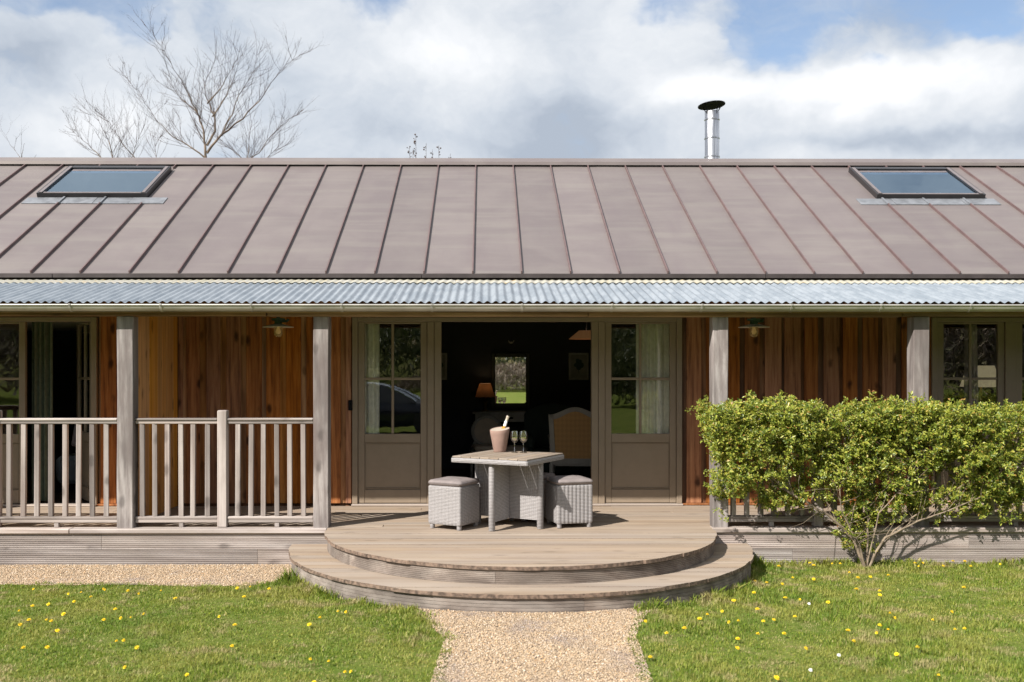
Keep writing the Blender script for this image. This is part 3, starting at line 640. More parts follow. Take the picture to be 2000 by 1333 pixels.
# main roof
EY, EZ, RY, RZ = 1.36, 2.878, 4.88, 4.776
SL = (RZ-EZ)/(RY-EY); NRM = Vector((0, -SL, 1)).normalized()
def rz_(y): return EZ+SL*(y-EY)
roof = build(MB().box(XL, XR, 4.80, 4.96, 4.66, 4.74), 'roof', 'zinc_edge', cot)
def slab(mb, x0, x1, y0, y1, h0, h1):
    vs = [(x, y+NRM.y*h, rz_(y)+NRM.z*h) for h in (h0, h1) for y in (y0, y1) for x in (x0, x1)]
    return mb.add(vs, [(0, 2, 3, 1), (4, 5, 7, 6), (0, 1, 5, 4), (2, 6, 7, 3), (0, 4, 6, 2), (1, 3, 7, 5)])
SEAM = .539; sx0 = -.139
seams = [sx0+SEAM*k for k in range(-19, 21)]
SKY = ((-5.895, -4.455, 3.56, 4.60), (5.185, 6.625, 3.56, 4.60))
for a, b in zip(seams, seams[1:]):
    mb = MB(); n = 10; t0, t1 = [], []
    # slightly dished pan
    secs = []
    for yy in np.linspace(EY, RY, 12):
        row = []
        for j in range(5):
            xx = a+.004+(b-a-.008)*j/4; hh = .004*math.sin(PI*j/4)*(.6+mnoise.noise((a*3, yy*1.1, 0)))+.0025*mnoise.noise((xx*2, yy*2.2, a))
            row.append((xx, yy+NRM.y*hh, rz_(yy)+NRM.z*hh))
        secs.append(row)
    mb.strip(secs)
    low = [[(q[0], q[1], q[2]-.03) for q in secs[0]], secs[0]]; mb.strip(low)
    build(mb, 'roof_panel', 'zinc', roof, smooth=60, fix=False)
for s_ in seams:
    segs = [(EY-.004, RY-.005)]
    for (a, b, y0, y1) in SKY:
        if a-.05 < s_ < b+.05: segs = [(EY-.004, y0-.21), (y1+.07, RY-.005)]
    for y0, y1 in segs: build(slab(MB(), s_-.007, s_+.007, y0, y1, -.004, .032), 'standing_seam', 'zinc_seam', roof)
js = [XL, -6.2, -4.75, -.7, 3.1, 6.6, XR]
for a, b in zip(js, js[1:]): build(MB().box(a, b-.006, EY-.012, EY+.006, EZ-.05, EZ-.004, .002), 'eave_trim', 'zinc_edge', roof)
mb = MB(); mb.extr([(RY-.115, rz_(RY-.115)+.036), (RY-.112, rz_(RY-.115)+.082), (RY+.02, RZ+.098), (RY+.16, RZ+.06), (RY+.16, RZ+.02), (RY, RZ+.03)], 'X', XL, XR); build(mb, 'ridge_cap', 'zinc', roof)
mb = MB(); mb.add([(XL, RY+.02, RZ+.01), (XR, RY+.02, RZ+.01), (XR, RY+3.7, EZ-.1), (XL, RY+3.7, EZ-.1)], [(0, 1, 2, 3)]); build(mb, 'rear_slope', 'zinc', roof)
# under-eave, gables, back wall
mb = MB()
for xg in (XL+.05, XR-.13): mb.add([(xg, WY+.06, -.1), (xg, 8.4, -.1), (xg, 8.4, 2.8), (xg, 4.88, 4.66), (xg, WY+.06, 2.84), (xg+.08, WY+.06, -.1), (xg+.08, 8.4, -.1), (xg+.08, 8.4, 2.8), (xg+.08, 4.88, 4.66), (xg+.08, WY+.06, 2.84)],
    [(0, 1, 2, 3, 4), (9, 8, 7, 6, 5), (0, 5, 6, 1), (1, 6, 7, 2), (2, 7, 8, 3), (3, 8, 9, 4), (4, 9, 5, 0)])
mb.box(XL+.13, XR-.13, 8.32, 8.4, -.1, 2.8); build(mb, 'rear_wall', 'clad2', cot)
# skylights
for (a, b, y0, y1) in SKY:
    sk = build(slab(slab(MB(), a+.06, b-.06, y0+.02, y1-.02, .0, .012), a+.1, b-.1, y0+.04, y1-.04, .012, .02), 'skylight', M['sky_backing'], cot)  # backing added under the glass, coloured like reflected sky
    for (p0, p1, q0, q1, h) in ((a, a+.07, y0, y1, .07), (b-.07, b, y0, y1, .07), (a+.071, b-.071, y1-.075, y1, .074), (a+.071, b-.071, y0, y0+.06, .062)):
        mb = slab(MB(), p0, p1, q0, q1, .0, h); build(mb, 'skylight_frame', 'frame', sk)
    for (p0, p1, q0, q1, h) in ((a+.025, a+.066, y0+.02, y1-.03, .078), (b-.066, b-.025, y0+.02, y1-.03, .078)):
        build(slab(MB(), p0, p1, q0, q1, .0715, h), 'trim', 'framelight', sk)
    build(slab(MB(), a+.08, b-.08, y0+.015, y0+.045, .0635, .069), 'trim', 'framelight', sk)
    build(slab(MB(), a+.1, b-.1, y1-.16, y1-.10, .03, .055), 'pale_bar', 'framelight', sk)  # pale bar across the upper end of the pane
    build(slab(MB(), a+.072, b-.072, y0+.062, y1-.077, .046, .052), 'pane', 'glass_sky', sk)
    xa = a-.12; W_ = b-a+.40
    if a > 0: xa = a-.28
    for k in range(4):
        build(slab(MB(), xa+W_*k/4, xa+W_*(k+1)/4-.006, y0-.205, y0-.004, .004, .010+.002*(k % 2)), 'apron', 'lead', sk)
    for s_ in seams:
        if a < s_ < b: build(slab(MB(), s_-.011, s_+.011, y0-.22, y0-.01, .0125, .03), 'apron_seam', 'lead', sk)
# flue
flue = build(MB().lathe([(.108, 4.5), (.108, 5.70), (.100, 5.71), (.095, 5.70)], (3.437, 5.5, 0), 32), 'flue', 'steel', cot, smooth=50)
for z in (5.02, 5.30, 5.585): build(MB().lathe([(.109, z-.012), (.116, z-.008), (.116, z+.008), (.109, z+.012)], (3.437, 5.5, 0), 32), 'band', 'steel', flue, smooth=40)
T = Matrix.Translation((3.43, 5.5, 5.80)) @ Matrix.Rotation(R(-5), 4, 'Y') @ Matrix.Rotation(R(-5), 4, 'X')
build(MB().lathe([(.0, .036), (.06, .030), (.205, .008), (.207, .0), (.2, .0), (.06, .018), (.0, .024)], (0, 0, 0), 40, T), 'cowl', 'black', flue, smooth=40)
for a in (20, 140, 215, 300):
    c, s_ = math.cos(R(a)), math.sin(R(a)); build(MB().tube([(3.437+.104*c, 5.5+.104*s_, 5.66), (3.437+.112*c, 5.5+.112*s_, 5.73), (3.437+.155*c, 5.5+.155*s_, 5.802)], .008, 6), 'strut', 'black', flue)

# ---- doors
def leaf(par, x0, x1, zb, zt, yf, hinge=None, rot=0.):
    """glazed leaf: glass above, recessed panel below; built between x0 and x1, front face at yf"""
    W_ = .072; zr = 1.095; th = .05
    if hinge is not None: ORGIN = Vector((hinge, yf+.02, 0))
    f = MB()
    f.box(x0, x0+W_, yf, yf+th, zb, zt, .004); f.box(x1-W_, x1, yf, yf+th, zb, zt, .004)
    f.box(x0+W_+.001, x1-W_-.001, yf+.0015, yf+th-.001, 2.33, zt-.001, .003); f.box(x0+W_+.001, x1-W_-.001, yf+.0015, yf+th-.001, .997, zr, .004); f.box(x0+W_+.001, x1-W_-.001, yf+.0015, yf+th-.001, zb+.001, .469, .004)
    kw = dict(origin=(hinge, yf+.02, 0)) if hinge is not None else {}
    d = build(f, 'door', 'paint', par, **kw)
    xc = (x0+x1)/2; g0, g1 = x0+W_, x1-W_
    build(MB().box(xc-.014, xc+.014, yf+.006, yf+.04, zr, 2.33, .004), 'glazing_bar', 'paint', d)
    for (a, b) in ((g0, xc-.0145), (xc+.0145, g1)): build(MB().box(a, b, yf+.008, yf+.038, 1.70, 1.728, .004), 'glazing_bar', 'paint', d)
    for (a, b) in ((g0, xc-.012), (xc+.012, g1)):
        for (c, e) in ((zr, 1.702), (1.726, 2.33)): build(MB().box(a-.003, b+.003, yf+.02, yf+.026, c-.002, e+.002), 'pane', 'glass', d)
    pn = MB().box(g0-.001, g1+.001, yf+.018, yf+.034, .467, .999); build(pn, 'door_panel', 'paint', d)
    mo = MB()
    for (a, b, c, e) in ((g0+.012, g1-.012, .979, .991), (g0+.012, g1-.012, .478, .490), (g0+.002, g0+.012, .478, .991), (g1-.012, g1-.002, .478, .991)): mo.box(a, b, yf+.008, yf+.018, c, e, .003)
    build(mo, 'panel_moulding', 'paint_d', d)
    if rot: d.rotation_euler = (0, 0, rot)
    return d
def frame(x0, x1, bars, zt=2.404):
    f = MB(); yf = WY-.012
    f.box(x0, x0+.062, yf, yf+.09, Z0+.022, zt, .004); f.box(x1-.062, x1, yf, yf+.09, Z0+.022, zt, .004)
    f.box(x0+.063, x1-.063, yf+.0015, yf+.088, zt-.05, zt, .004)
    for a, b in bars: f.box(a, b, yf+.001, yf+.086, Z0+.022, zt-.051, .004)
    o = build(f, 'door_frame', 'paint', cot)
    build(MB().box(x0-.005, x1+.005, WY-.055, WY+.095, Z0+.002, Z0+.0215, .004), 'door_sill', 'sill', cot)
    return o
DY = WY+.008
frame(-1.493, 2.211, [(-.652, -.576), (-.572, -.494), (1.191, 1.266), (1.270, 1.342)])
leaf(cot, -1.428, -.655, .318, 2.352, DY); leaf(cot, 1.345, 2.146, .318, 2.352, DY)
frame(-6.6, -4.345, [(-5.14, -5.125)][:0]); leaf(cot, -5.90, -5.148, .318, 2.352, DY); leaf(cot, -6.535, -5.905, .318, 2.352, DY)
leaf(cot, -5.135, -4.41, .318, 2.352, DY+.02, hinge=-4.41, rot=-R(56))
frame(5.03, 6.75, [(5.86, 5.985)]); leaf(cot, 5.096, 5.857, .318, 2.352, DY); leaf(cot, 5.988, 6.685, .318, 2.352, DY)
ks = build(MB().box(-1.535, -1.487, WY-.032, WY-.013, 1.36, 1.475, .005).box(-1.528, -1.494, WY-.040, WY-.0325, 1.375, 1.44, .004), 'key_safe', 'black', origin=(-1.51, WY-.02, 1.36)); tag(ks, 'small black key safe fixed on the door jamb by the larch boards', 'key safe')
# ---- rooms behind
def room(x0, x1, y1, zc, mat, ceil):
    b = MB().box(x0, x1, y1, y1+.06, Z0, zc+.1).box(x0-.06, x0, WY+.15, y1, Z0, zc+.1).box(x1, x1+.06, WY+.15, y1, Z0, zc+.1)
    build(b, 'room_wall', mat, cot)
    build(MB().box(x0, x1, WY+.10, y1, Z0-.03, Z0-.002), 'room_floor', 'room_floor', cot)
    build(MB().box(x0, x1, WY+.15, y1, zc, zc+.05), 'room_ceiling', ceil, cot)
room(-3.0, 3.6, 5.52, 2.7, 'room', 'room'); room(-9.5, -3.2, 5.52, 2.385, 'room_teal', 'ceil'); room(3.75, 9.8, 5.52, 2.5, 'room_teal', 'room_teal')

# ------------------------------------------------------------------ balustrades
def balustrade(label, sections, newels, bal, x0, x1, blocks):
    t = thing('balustrade', label, 'balustrade', ((x0+x1)/2, .1, Z0))
    for a, b in sections:
        build(MB().box(a, b, .060, .140, 1.327, 1.352, .007), 'top_rail', 'grey_x', t)
        build(MB().box(a, b, .072, .128, 1.297, 1.3265, .004), 'under_rail', 'grey_x', t)
        build(MB().box(a, b, .066, .134, .370, .396, .006), 'bottom_rail', 'grey_x', t)
        build(MB().box(a, b, .072, .128, .336, .3695, .004), 'under_rail', 'grey_x', t)
    for n_ in newels: build(MB().box(n_-.047, n_+.047, .052, .148, Z0+.002, 1.428, .008), 'newel_post', 'grey_z', t)
    for b in bal:
        j = random.uniform(-.003, .003); mb = MB().box(b-.0225+j, b+.0225+j, .079, .122, .396, 1.297, .003, Matrix.Translation((b, .1, .85)) @ Matrix.Rotation(random.uniform(-.006, .006), 4, 'Y') @ Matrix.Rotation(random.uniform(.0, .35), 4, 'Z') @ Matrix.Translation((-b, -.1, -.85)))
        build(mb, 'baluster', 'grey_z', t)
    for b in blocks: build(MB().box(b-.022, b+.022, .078, .122, Z0+.002, .3355, .003), 'block', 'grey_z', t)
balL = [-4.631, -4.494, -4.362, -4.228, -4.089, -3.958, -3.826, -3.692, -3.343, -3.219, -3.095, -2.968, -2.847, -2.711, -2.412, -2.284, -2.163, -2.036, -1.909, -1.774]+[-4.83-.133*k-.07 for k in range(12)]
balustrade('weathered timber balustrade of square spindles left of the steps', [(-6.7, -4.815), (-4.72, -3.575), (-3.402, -2.605), (-2.51, -1.675)], [-4.767, -2.557], balL, -6.7, -1.67, [-4.17, -2.96, -2.03, -5.6])
balustrade('weathered timber balustrade half hidden behind the green hedge', [(2.368, 3.205), (3.30, 4.163), (4.333, 6.2), (6.3, 7.99)], [3.253, 6.25], [2.43+.133*k for k in range(6)]+[3.42+.125*k for k in range(6)]+[4.44+.133*k for k in range(14)]+[6.42+.13*k for k in range(12)], 2.36, 8., [2.80, 3.75, 5.2, 7.1])

# ------------------------------------------------------------------ hedge
hedge = thing('hedge', 'bushy yellow green shrub trained flat against the right balustrade', 'shrub', (3.62, -.2, -.06))
stems = [[(3.61, .06), (3.46, .21), (3.27, .43), (3.08, .55), (2.88, .66), (2.69, .82), (2.54, 1.05)], [(3.61, .06), (3.5, .18), (3.44, .33), (3.37, .47), (3.3, .9)], [(3.64, .07), (3.67, .23), (3.65, .42), (3.61, .67), (3.49, 1.1)], [(3.66, .07), (3.86, .23), (4.1, .38), (4.26, .44), (4.7, .62)],
         [(3.63, .08), (3.76, .47), (3.95, .72), (4.15, 1.06)], [(3.66, .07), (4.0, .30), (4.6, .75), (5.3, 1.05), (6.3, 1.2)]]
allseg = []
for i, s_ in enumerate(stems):
    pts = [(3.62+(x-3.62)*min(1, .15+k*.6), -.19-.05*math.sin(i*2.1)*min(1, k)-.03*k*.4, z if k else -.09) for k, (x, z) in enumerate(s_)]
    r0 = [.017, .012, .011, .014, .008, .009][i]
    fp = []
    for k in range(len(pts)-1):
        for q in range(4):
            a = Vector(pts[k]).lerp(Vector(pts[k+1]), q/4); fp.append(a+Vector(mnoise.noise_vector(a*7))*.016)
    fp.append(Vector(pts[-1])); n = len(fp)
    build(MB().tube(fp, [r0*(1-.7*k/n) for k in range(n)], 7), 'stem', 'stem', hedge, smooth=60, fix=False); allseg += fp[4:]
tw = MB()
for k in range(110):
    a = random.choice(allseg); d = Vector((random.uniform(-1, 1), random.uniform(-.25, .25), random.uniform(-.1, 1.2))).normalized(); L = random.uniform(.1, .5); p = [a]
    for q in range(3): d = (d+Vector((random.uniform(-.3, .3), random.uniform(-.15, .15), random.uniform(-.2, .3)))).normalized(); p.append(p[-1]+d*L/3)
    if max(q.z for q in p) < 1.5 and min(q.y for q in p) > -.5 and max(q.y for q in p) < .03 and min(q.x for q in p) > 2.45: tw.tube(p, [.0032, .0026, .002, .0014], 4)
for k in range(110):
    a = Vector((random.uniform(2.6, 6.8), random.uniform(-.3, .0), random.uniform(.7, 1.25))); d = Vector((random.uniform(-1, 1), random.uniform(-.2, .2), random.uniform(-.3, 1))).normalized(); L = random.uniform(.1, .4)
    tw.tube([a, a+d*L*.5+Vector((0, 0, .02)), a+d*L], [.0035, .0028, .0015], 4)
build(tw, 'twigs', 'stem', hedge, fix=False, kind='stuff')
def hedge_leaves():
    rng = np.random.default_rng(23); N = 90000
    x = rng.uniform(2.0, 7.6, N); z = rng.uniform(.1, 1.68, N); y = -.46+.60*rng.random(N)
    top = 1.50+.05*(vnoise(x, x*0, 5, 31)-.5)+.045*(vnoise(x, x*0, 14, 32)-.5)-.012*(x-2.2)
    lft = 2.06+.10*sm(1.35, .95, z)+.05*(vnoise(z, z*0, 6, 33)-.5)
    c = vnoise(x+y, z, 5.2, 34)*.5+vnoise(x-y, z+y, 11, 35)*.5
    dens = sm(.5, 1.1, z)*.46+.32+.16*sm(1.05, 1.3, z)
    hole = sm(.22+.36*(1-dens), .36+.36*(1-dens), c)
    p = dens*hole
    p = np.where(z < .42, 0, np.where(z < .58, p*.55, p))
    def bl(cx_, cz_, rx, rz, a): return a*np.exp(-(((x-cx_)/rx)**2+((z-cz_)/rz)**2))
    p = np.maximum(p, 1.5*c*1.6*(bl(2.85, .57, .28, .07, 1)+bl(3.62, .40, .16, .30, 1.0)+bl(4.55, .55, .35, .12, .8)+bl(5.1, .6, .5, .15, .8)+bl(3.95, .58, .2, .13, .55)))
    p *= np.where((x < 3.1) & (z < .95), .55+.6*(c > .5), 1)
    # depth: outside bulge, nothing within the posts and rails
    p *= np.where((y > .02) & (z < 1.30), 0, 1); p *= np.where(y < -.46+.16*vnoise(x, z, 3, 36)+.2*sm(.9, .5, z), 0, 1)
    p *= np.where((z > top-.10*np.abs(y+.15)*2), 0, 1)*np.where(x < lft, 0, 1)
    k = rng.random(N) < p*.20; x, y, z = x[k], y[k], z[k]; ns = len(x); m4 = 5
    sd = np.stack([rng.normal(0, .7, ns), rng.normal(-.5, .35, ns), rng.normal(.5, .5, ns)], -1); sd /= np.linalg.norm(sd, axis=1, keepdims=True)
    sl_ = rng.uniform(.05, .15, ns)
    tt = np.linspace(0, 1, m4)[None, :, None]*sl_[:, None, None]; P_ = np.stack([x, y, z], -1)[:, None]+sd[:, None]*tt+rng.normal(0, .008, (ns, m4, 3))
    P_ = P_.reshape(-1, 3); k = ~((P_[:, 1] > .02) & (P_[:, 2] < 1.34)); P_ = P_[k]; x, y, z = P_.T; n = len(x)
    szr = np.repeat(rng.uniform(.75, 1.3, ns), m4)[k]
    nl = 8
    az = rng.random((n, nl))*2*PI; el = rng.uniform(-.1, 1.25, (n, nl)); L = rng.uniform(.018, .040, (n, nl))*szr[:, None]; wd = L*rng.uniform(.17, .26, (n, nl))
    ax = np.stack([rng.normal(-.1, .5, n), rng.normal(-.75, .35, n), rng.normal(.7, .4, n)], -1); ax /= np.linalg.norm(ax, axis=1, keepdims=True)
    t1 = np.cross(ax, np.array([.3, .2, .9])); t1 /= np.linalg.norm(t1, axis=1, keepdims=True); t2 = np.cross(ax, t1)
    D = (t1[:, None]*np.cos(az)[..., None]+t2[:, None]*np.sin(az)[..., None])*np.cos(el)[..., None]+ax[:, None]*np.sin(el)[..., None]
    Sd = np.cross(D, ax[:, None]); Sd /= np.linalg.norm(Sd, axis=2, keepdims=True)+1e-6; Up = np.cross(Sd, D)
    B = np.stack([x, y, z], -1)[:, None]+D*.004+rng.normal(0, .006, (n, nl, 3))
    mid = B+D*(L*.6)[..., None]
    V = np.stack([B, mid+Sd*wd[..., None]+Up*(wd*.4)[..., None], B+D*L[..., None]-Up*(L*.12)[..., None], mid-Sd*wd[..., None]+Up*(wd*.4)[..., None]], 2).reshape(-1, 3)
    m_ = n*nl; i = np.arange(m_)*4
    T = np.concatenate([np.stack([i, i+1, i+2], -1), np.stack([i, i+2, i+3], -1)])
    o = np_mesh('foliage', V-np.array([3.62, -.2, -.06]), np.zeros((0, 4), int), T, 'leaf'); o.parent = hedge; o['kind'] = 'stuff'
    print('leaves', m_)
hedge_leaves()

# ------------------------------------------------------------------ trees behind
def tree(name, label, limbs, base_xy, r0, seed, dens=1., mat='twig', trunkmat='bark', yj=.35, gro=None):
    rn = random.Random(seed); bx, by = base_xy
    t = thing(name, label, 'tree', (bx, by, 0)); tr = MB(); cr = MB()
    fx, fz = limbs[0][0]
    tr.tube([(bx, by, -.2), (bx+.03, by, 2.5), ((bx+fx)/2, by+.03, (2.5+fz)/2), (fx, by, fz)], [r0*1.5, r0*1.25, r0*1.1, r0], 9)
    def sub(p, d, L, rad, lev):
        k = 3; pts = [p]; dd = d
        for q in range(k):
            dd = (dd+Vector((rn.uniform(-.22, .22), rn.uniform(-.22, .22), rn.uniform(-.08, .22)))).normalized(); pts.append(pts[-1]+dd*L/k)
        cr.tube(pts, [rad*(1-.6*q/k) for q in range(k+1)], 4 if lev < 2 else 3, False)
        if lev < 3:
            for q in range(rn.randint(2, 4) if lev < 2 else rn.randint(0, 3)):
                f = rn.uniform(.2, 1.); i = min(k-1, int(f*k)); a = pts[i].lerp(pts[i+1], f*k-i)
                nd_ = (dd+Vector((rn.uniform(-1, 1), rn.uniform(-1, 1), rn.uniform(-.3, .8)))*.75).normalized(); sub(a, nd_, L*rn.uniform(.35, .7), rad*.6, lev+1)
    for li, l in enumerate(limbs):
        ph = rn.uniform(-1, 1); n = len(l)
        P = [Vector((x, by+ph*yj*k/n*(1 if li else .4)*2, z)) for k, (x, z) in enumerate(l)]
        fine_ = []
        for k in range(n-1):
            for q in range(3): fine_.append(P[k].lerp(P[k+1], q/3)+Vector((rn.uniform(-1, 1), rn.uniform(-1, 1), rn.uniform(-1, 1)))*.012)
        fine_.append(P[-1]); m_ = len(fine_); ra = r0*(.8 if li < 3 else .5)
        rad = [max(.0026, ra*(1-k/m_)**1.6) for k in range(m_)]
        tr.tube(fine_[:max(3, m_//2)+1], rad[:max(3, m_//2)+1], 7, False); cr.tube(fine_[max(3, m_//2):], rad[max(3, m_//2):], 5, False)
        for k in range(2, m_-1):
            for _ in range(max(0, int(rn.gauss(2.3*dens, .9)))):
                d = (fine_[k+1]-fine_[k]).normalized(); side = Vector((rn.uniform(-1, 1), rn.uniform(-1, 1), rn.uniform(-.5, .9)))
                sub(fine_[k], (d*.7+side*.8).normalized(), rn.uniform(.25, .80)*(1.15-.5*k/m_), max(.0028, rad[k]*.30), 1)
    build(tr, 'trunk', trunkmat, t, smooth=60, fix=False); build(cr, 'crown', mat, t, fix=False, kind='stuff')
TB = [[(-5.33,5.8),(-5.35,6.04),(-5.37,6.34),(-5.45,6.58),(-5.56,6.83),(-5.72,7.17),(-5.91,7.46),(-6.08,7.8),(-6.28,8.09),(-6.47,8.32)],[(-5.3,6.04),(-5.17,6.34),(-5.21,6.63),(-5.31,6.84),(-5.42,7.07),(-5.47,7.36),(-5.35,7.66),(-5.27,7.95)],[(-5.31,5.9),(-5.04,6.24),(-4.62,6.56),(-4.3,6.88),(-4.08,7.22),(-3.79,7.56),(-3.38,7.83)],[(-5.35,5.82),(-5.66,6.04),(-5.95,6.21),(-6.21,6.48),(-6.44,6.82),(-6.69,7.18),(-6.91,7.46)],[(-5.21,6.6),(-4.96,6.89),(-4.79,7.17),(-4.67,7.51),(-4.59,7.85)],[(-5.42,6.56),(-5.62,6.8),(-5.84,6.97),(-6.03,7.21),(-6.15,7.56)],[(-5.04,6.24),(-4.81,6.63),(-4.67,6.97),(-4.38,7.37),(-4.26,7.85)],[(-5.31,6.84),(-5.06,7.07),(-4.84,7.41),(-4.67,7.66)]]
tree('bare_tree', 'tall leafless tree with wide forked crown behind the roof ridge', TB, (-5.28, 9.5), .032, 3, 1.1)
TL = [[(-7.0,5.2),(-7.25,5.75),(-7.47,5.97),(-7.7,6.19),(-7.96,6.4)],[(-7.0,5.2),(-7.08,5.77),(-7.16,6.14),(-7.33,6.48),(-7.73,6.84)],[(-6.9,5.1),(-6.63,5.76),(-6.91,6.07),(-7.08,6.38),(-7.34,6.66)],[(-6.9,5.1),(-6.69,5.78),(-6.57,6.04),(-6.42,6.27)],[(-6.8,5.0),(-6.32,5.76),(-6.42,6.09),(-6.32,6.38)]]
tree('bare_tree', 'low leafless bush of fine twigs left of the tall bare tree', TL, (-6.95, 9.5), .022, 4, 1.2)
TR = [[(-4.6,5.2),(-4.52,5.76),(-4.33,5.92),(-4.08,6.24),(-3.84,6.52),(-3.48,6.75)],[(-4.6,5.2),(-4.53,5.78),(-4.51,6.14),(-4.45,6.54)],[(-4.6,5.3),(-4.59,5.76),(-4.81,5.95),(-5.06,6.02)],[(-4.5,5.2),(-4.18,5.76),(-3.99,5.9),(-3.79,6.05)]]
tree('bare_tree', 'slender leafless shrub arching right beside the tall bare tree', TR, (-4.6, 9.5), .02, 5, 1.2)
TT = [[(-8.8,5.3),(-8.85,5.78),(-8.97,5.94),(-9.06,6.05)],[(-8.8,5.3),(-8.81,5.78),(-8.75,5.99),(-8.7,6.05)],[(-8.7,5.3),(-8.66,5.78),(-8.6,5.89)]]
tree('bare_tree', 'few dark twig tips just above the ridge at the far left', TT, (-8.8, 9.5), .014, 6, .12)
for i, (x, zt) in enumerate([(-1.45, 6.05), (-1.38, 6.0), (-1.33, 6.28), (-1.13, 6.1), (-1.01, 5.98), (-.89, 6.06), (-.67, 5.90)]):
    mb = MB(); rn = random.Random(i); xb = x+rn.uniform(-.05, .05); mb.tube([(xb, 9.5, 0), (xb, 9.5, 3), (x, 9.5, zt)], [.012, .008, .003], 5)
    for q in range(int((zt-5.55)*22)):
        z = 5.55+rn.random()*(zt-5.6); a = rn.uniform(0, 6.28); d_ = rn.uniform(.02, .05)
        p = Vector((x+d_*math.cos(a), 9.5+d_*math.sin(a), z+.03)); mb.tube([(x, 9.5, z), p], [.003, .002], 3)
        r_ = rn.uniform(.009, .017); mb.lathe([(0, -r_), (r_*.8, -r_*.4), (r_, r_*.2), (r_*.5, r_*.9), (0, r_*1.1)], p, 6)
    o = build(mb, 'seed_stem', 'twig', origin=(xb, 9.5, 0), fix=False); tag(o, 'thin upright stem with dark buds poking above the ridge', 'plant', 'budded stems behind the ridge')

# ------------------------------------------------------------------ table set
def wick_box(sx, sy, z0, z1, ribs=9, amp=.006):
    # rounded square shell with vertical ribs
    P = []; hx, hy = sx/2, sy/2
    sides = [((-hx, -hy), (1, 0), (0, -1), sx), ((hx, -hy), (0, 1), (1, 0), sy), ((hx, hy), (-1, 0), (0, 1), sx), ((-hx, hy), (0, -1), (-1, 0), sy)]
    for (p, d, n_, L) in sides:
        m_ = ribs*6
        for i in range(m_):
            u_ = i/m_; bulge = amp*abs(math.sin(PI*u_*ribs)); P.append((p[0]+d[0]*L*u_+n_[0]*bulge, p[1]+d[1]*L*u_+n_[1]*bulge))
    zs = [z0, z0+.006, z0+.02]+list(np.linspace(z0+.04, z1-.03, 5))+[z1-.012, z1-.003, z1]
    sc = [.97, .985, 1]+[1]*5+[1, .985, .96]
    mb = MB(); mb.strip([[(x*s_, y*s_, z) for x, y in P] for z, s_ in zip(zs, sc)], True); return mb
def pillow(sx, sy, z0, h, bul=.012):
    secs = []; n = 14
    for (f, zz_, ins) in [(0, 0, .016), (.12, .1, .005), (.2, .35, -.003), (.5, .5, -.006), (.5, .54, .0), (.5, .56, -.004), (.8, .8, .003), (.9, .95, .014)]:
        ring = []
        hx, hy = sx/2-ins, sy/2-ins; rc = .03
        for (cx_, cy_, a0) in ((hx-rc, -hy+rc, -90), (hx-rc, hy-rc, 0), (-hx+rc, hy-rc, 90), (-hx+rc, -hy+rc, 180)):
            for q in range(5): a = R(a0+q*22.5); ring.append((cx_+rc*math.cos(a), cy_+rc*math.sin(a), z0+h*zz_))
        secs.append(ring)
    for s_, up in ((.8, 1.02), (.5, 1.18), (.2, 1.26), (.02, 1.27)):
        secs.append([(x*s_, y*s_, z0+h*up) for x, y, z in secs[7]])
    mb = MB(); mb.strip(secs, True); return mb
def stool(label, x, y, a, s=.36):
    t = thing('stool', label, 'stool', (x, y, Z0), R(a), 'wicker cube stools round the table'); local(t)
    b = build(wick_box(s, s, .045, .415), 'basket', 'wicker', t, smooth=70)
    build(pillow(s+.012, s+.012, .417, .055), 'cushion', 'cushion', t, smooth=50)
    for sx_ in (-1, 1):
        for sy_ in (-1, 1): build(MB().lathe([(.021, 0), (.024, .004), (.024, .05), (.02, .055)], (sx_*(s/2-.028), sy_*(s/2-.028), 0), 10), 'foot', 'wicker', t, smooth=40)
    return t
stool('grey wicker cube stool with taupe cushion, nearest the taupe door on the left', -.305, .075, -30)
stool('grey wicker cube stool with taupe cushion casting its shadow toward the hedge', .822, .175, 15)
stool('grey wicker cube stool tucked behind under the table', .47, .52, -29)
tb = thing('dining_table', 'square grey wicker table with slatted wooden top on the deck', 'table', (.228, .128, Z0), R(-29)); local(tb)
s = .812; h_ = s/2
for i in range(8):
    a = -h_+s*i/8; build(MB().box(a+.0025, a+s/8-.0025, -h_+.004, h_-.004, .688, .702, .003, Matrix.Rotation(0, 4, 'Z')), 'slat', M['tabletop'], tb)
rim = MB(); n = 40
for (a, b) in (((-h_, -h_), (h_, -h_)), ((h_, -h_), (h_, h_)), ((h_, h_), (-h_, h_)), ((-h_, h_), (-h_, -h_))):
    d = Vector((b[0]-a[0], b[1]-a[1], 0)).normalized(); nn = Vector((d.y, -d.x, 0)); secs = []
    for k in range(n*3+1):
        u_ = k/(n*3); c = Vector((a[0], a[1], 0)).lerp(Vector((b[0], b[1], 0)), u_); bu = .004*abs(math.sin(PI*u_*n))
        secs.append([tuple(c+nn*(bu+q[0])+Vector((0, 0, q[1]))) for q in ((-.03, .645), (0, .642), (.005, .650), (.005, .680), (0, .686), (-.03, .686))])
    rim.strip(secs, True)
build(rim, 'table_rim', 'wicker', tb, smooth=60)
hw = h_-.075
def ribpanel(ax):
    P = []; L = hw; m_ = 30*6
    top_ = [(-L+2*L*i/m_, .019+.0035*abs(math.sin(PI*30*i/m_))) for i in range(m_+1)]; ring = [(u_, -v_) for u_, v_ in top_]+[(u_, v_) for u_, v_ in reversed(top_)]
    return ring
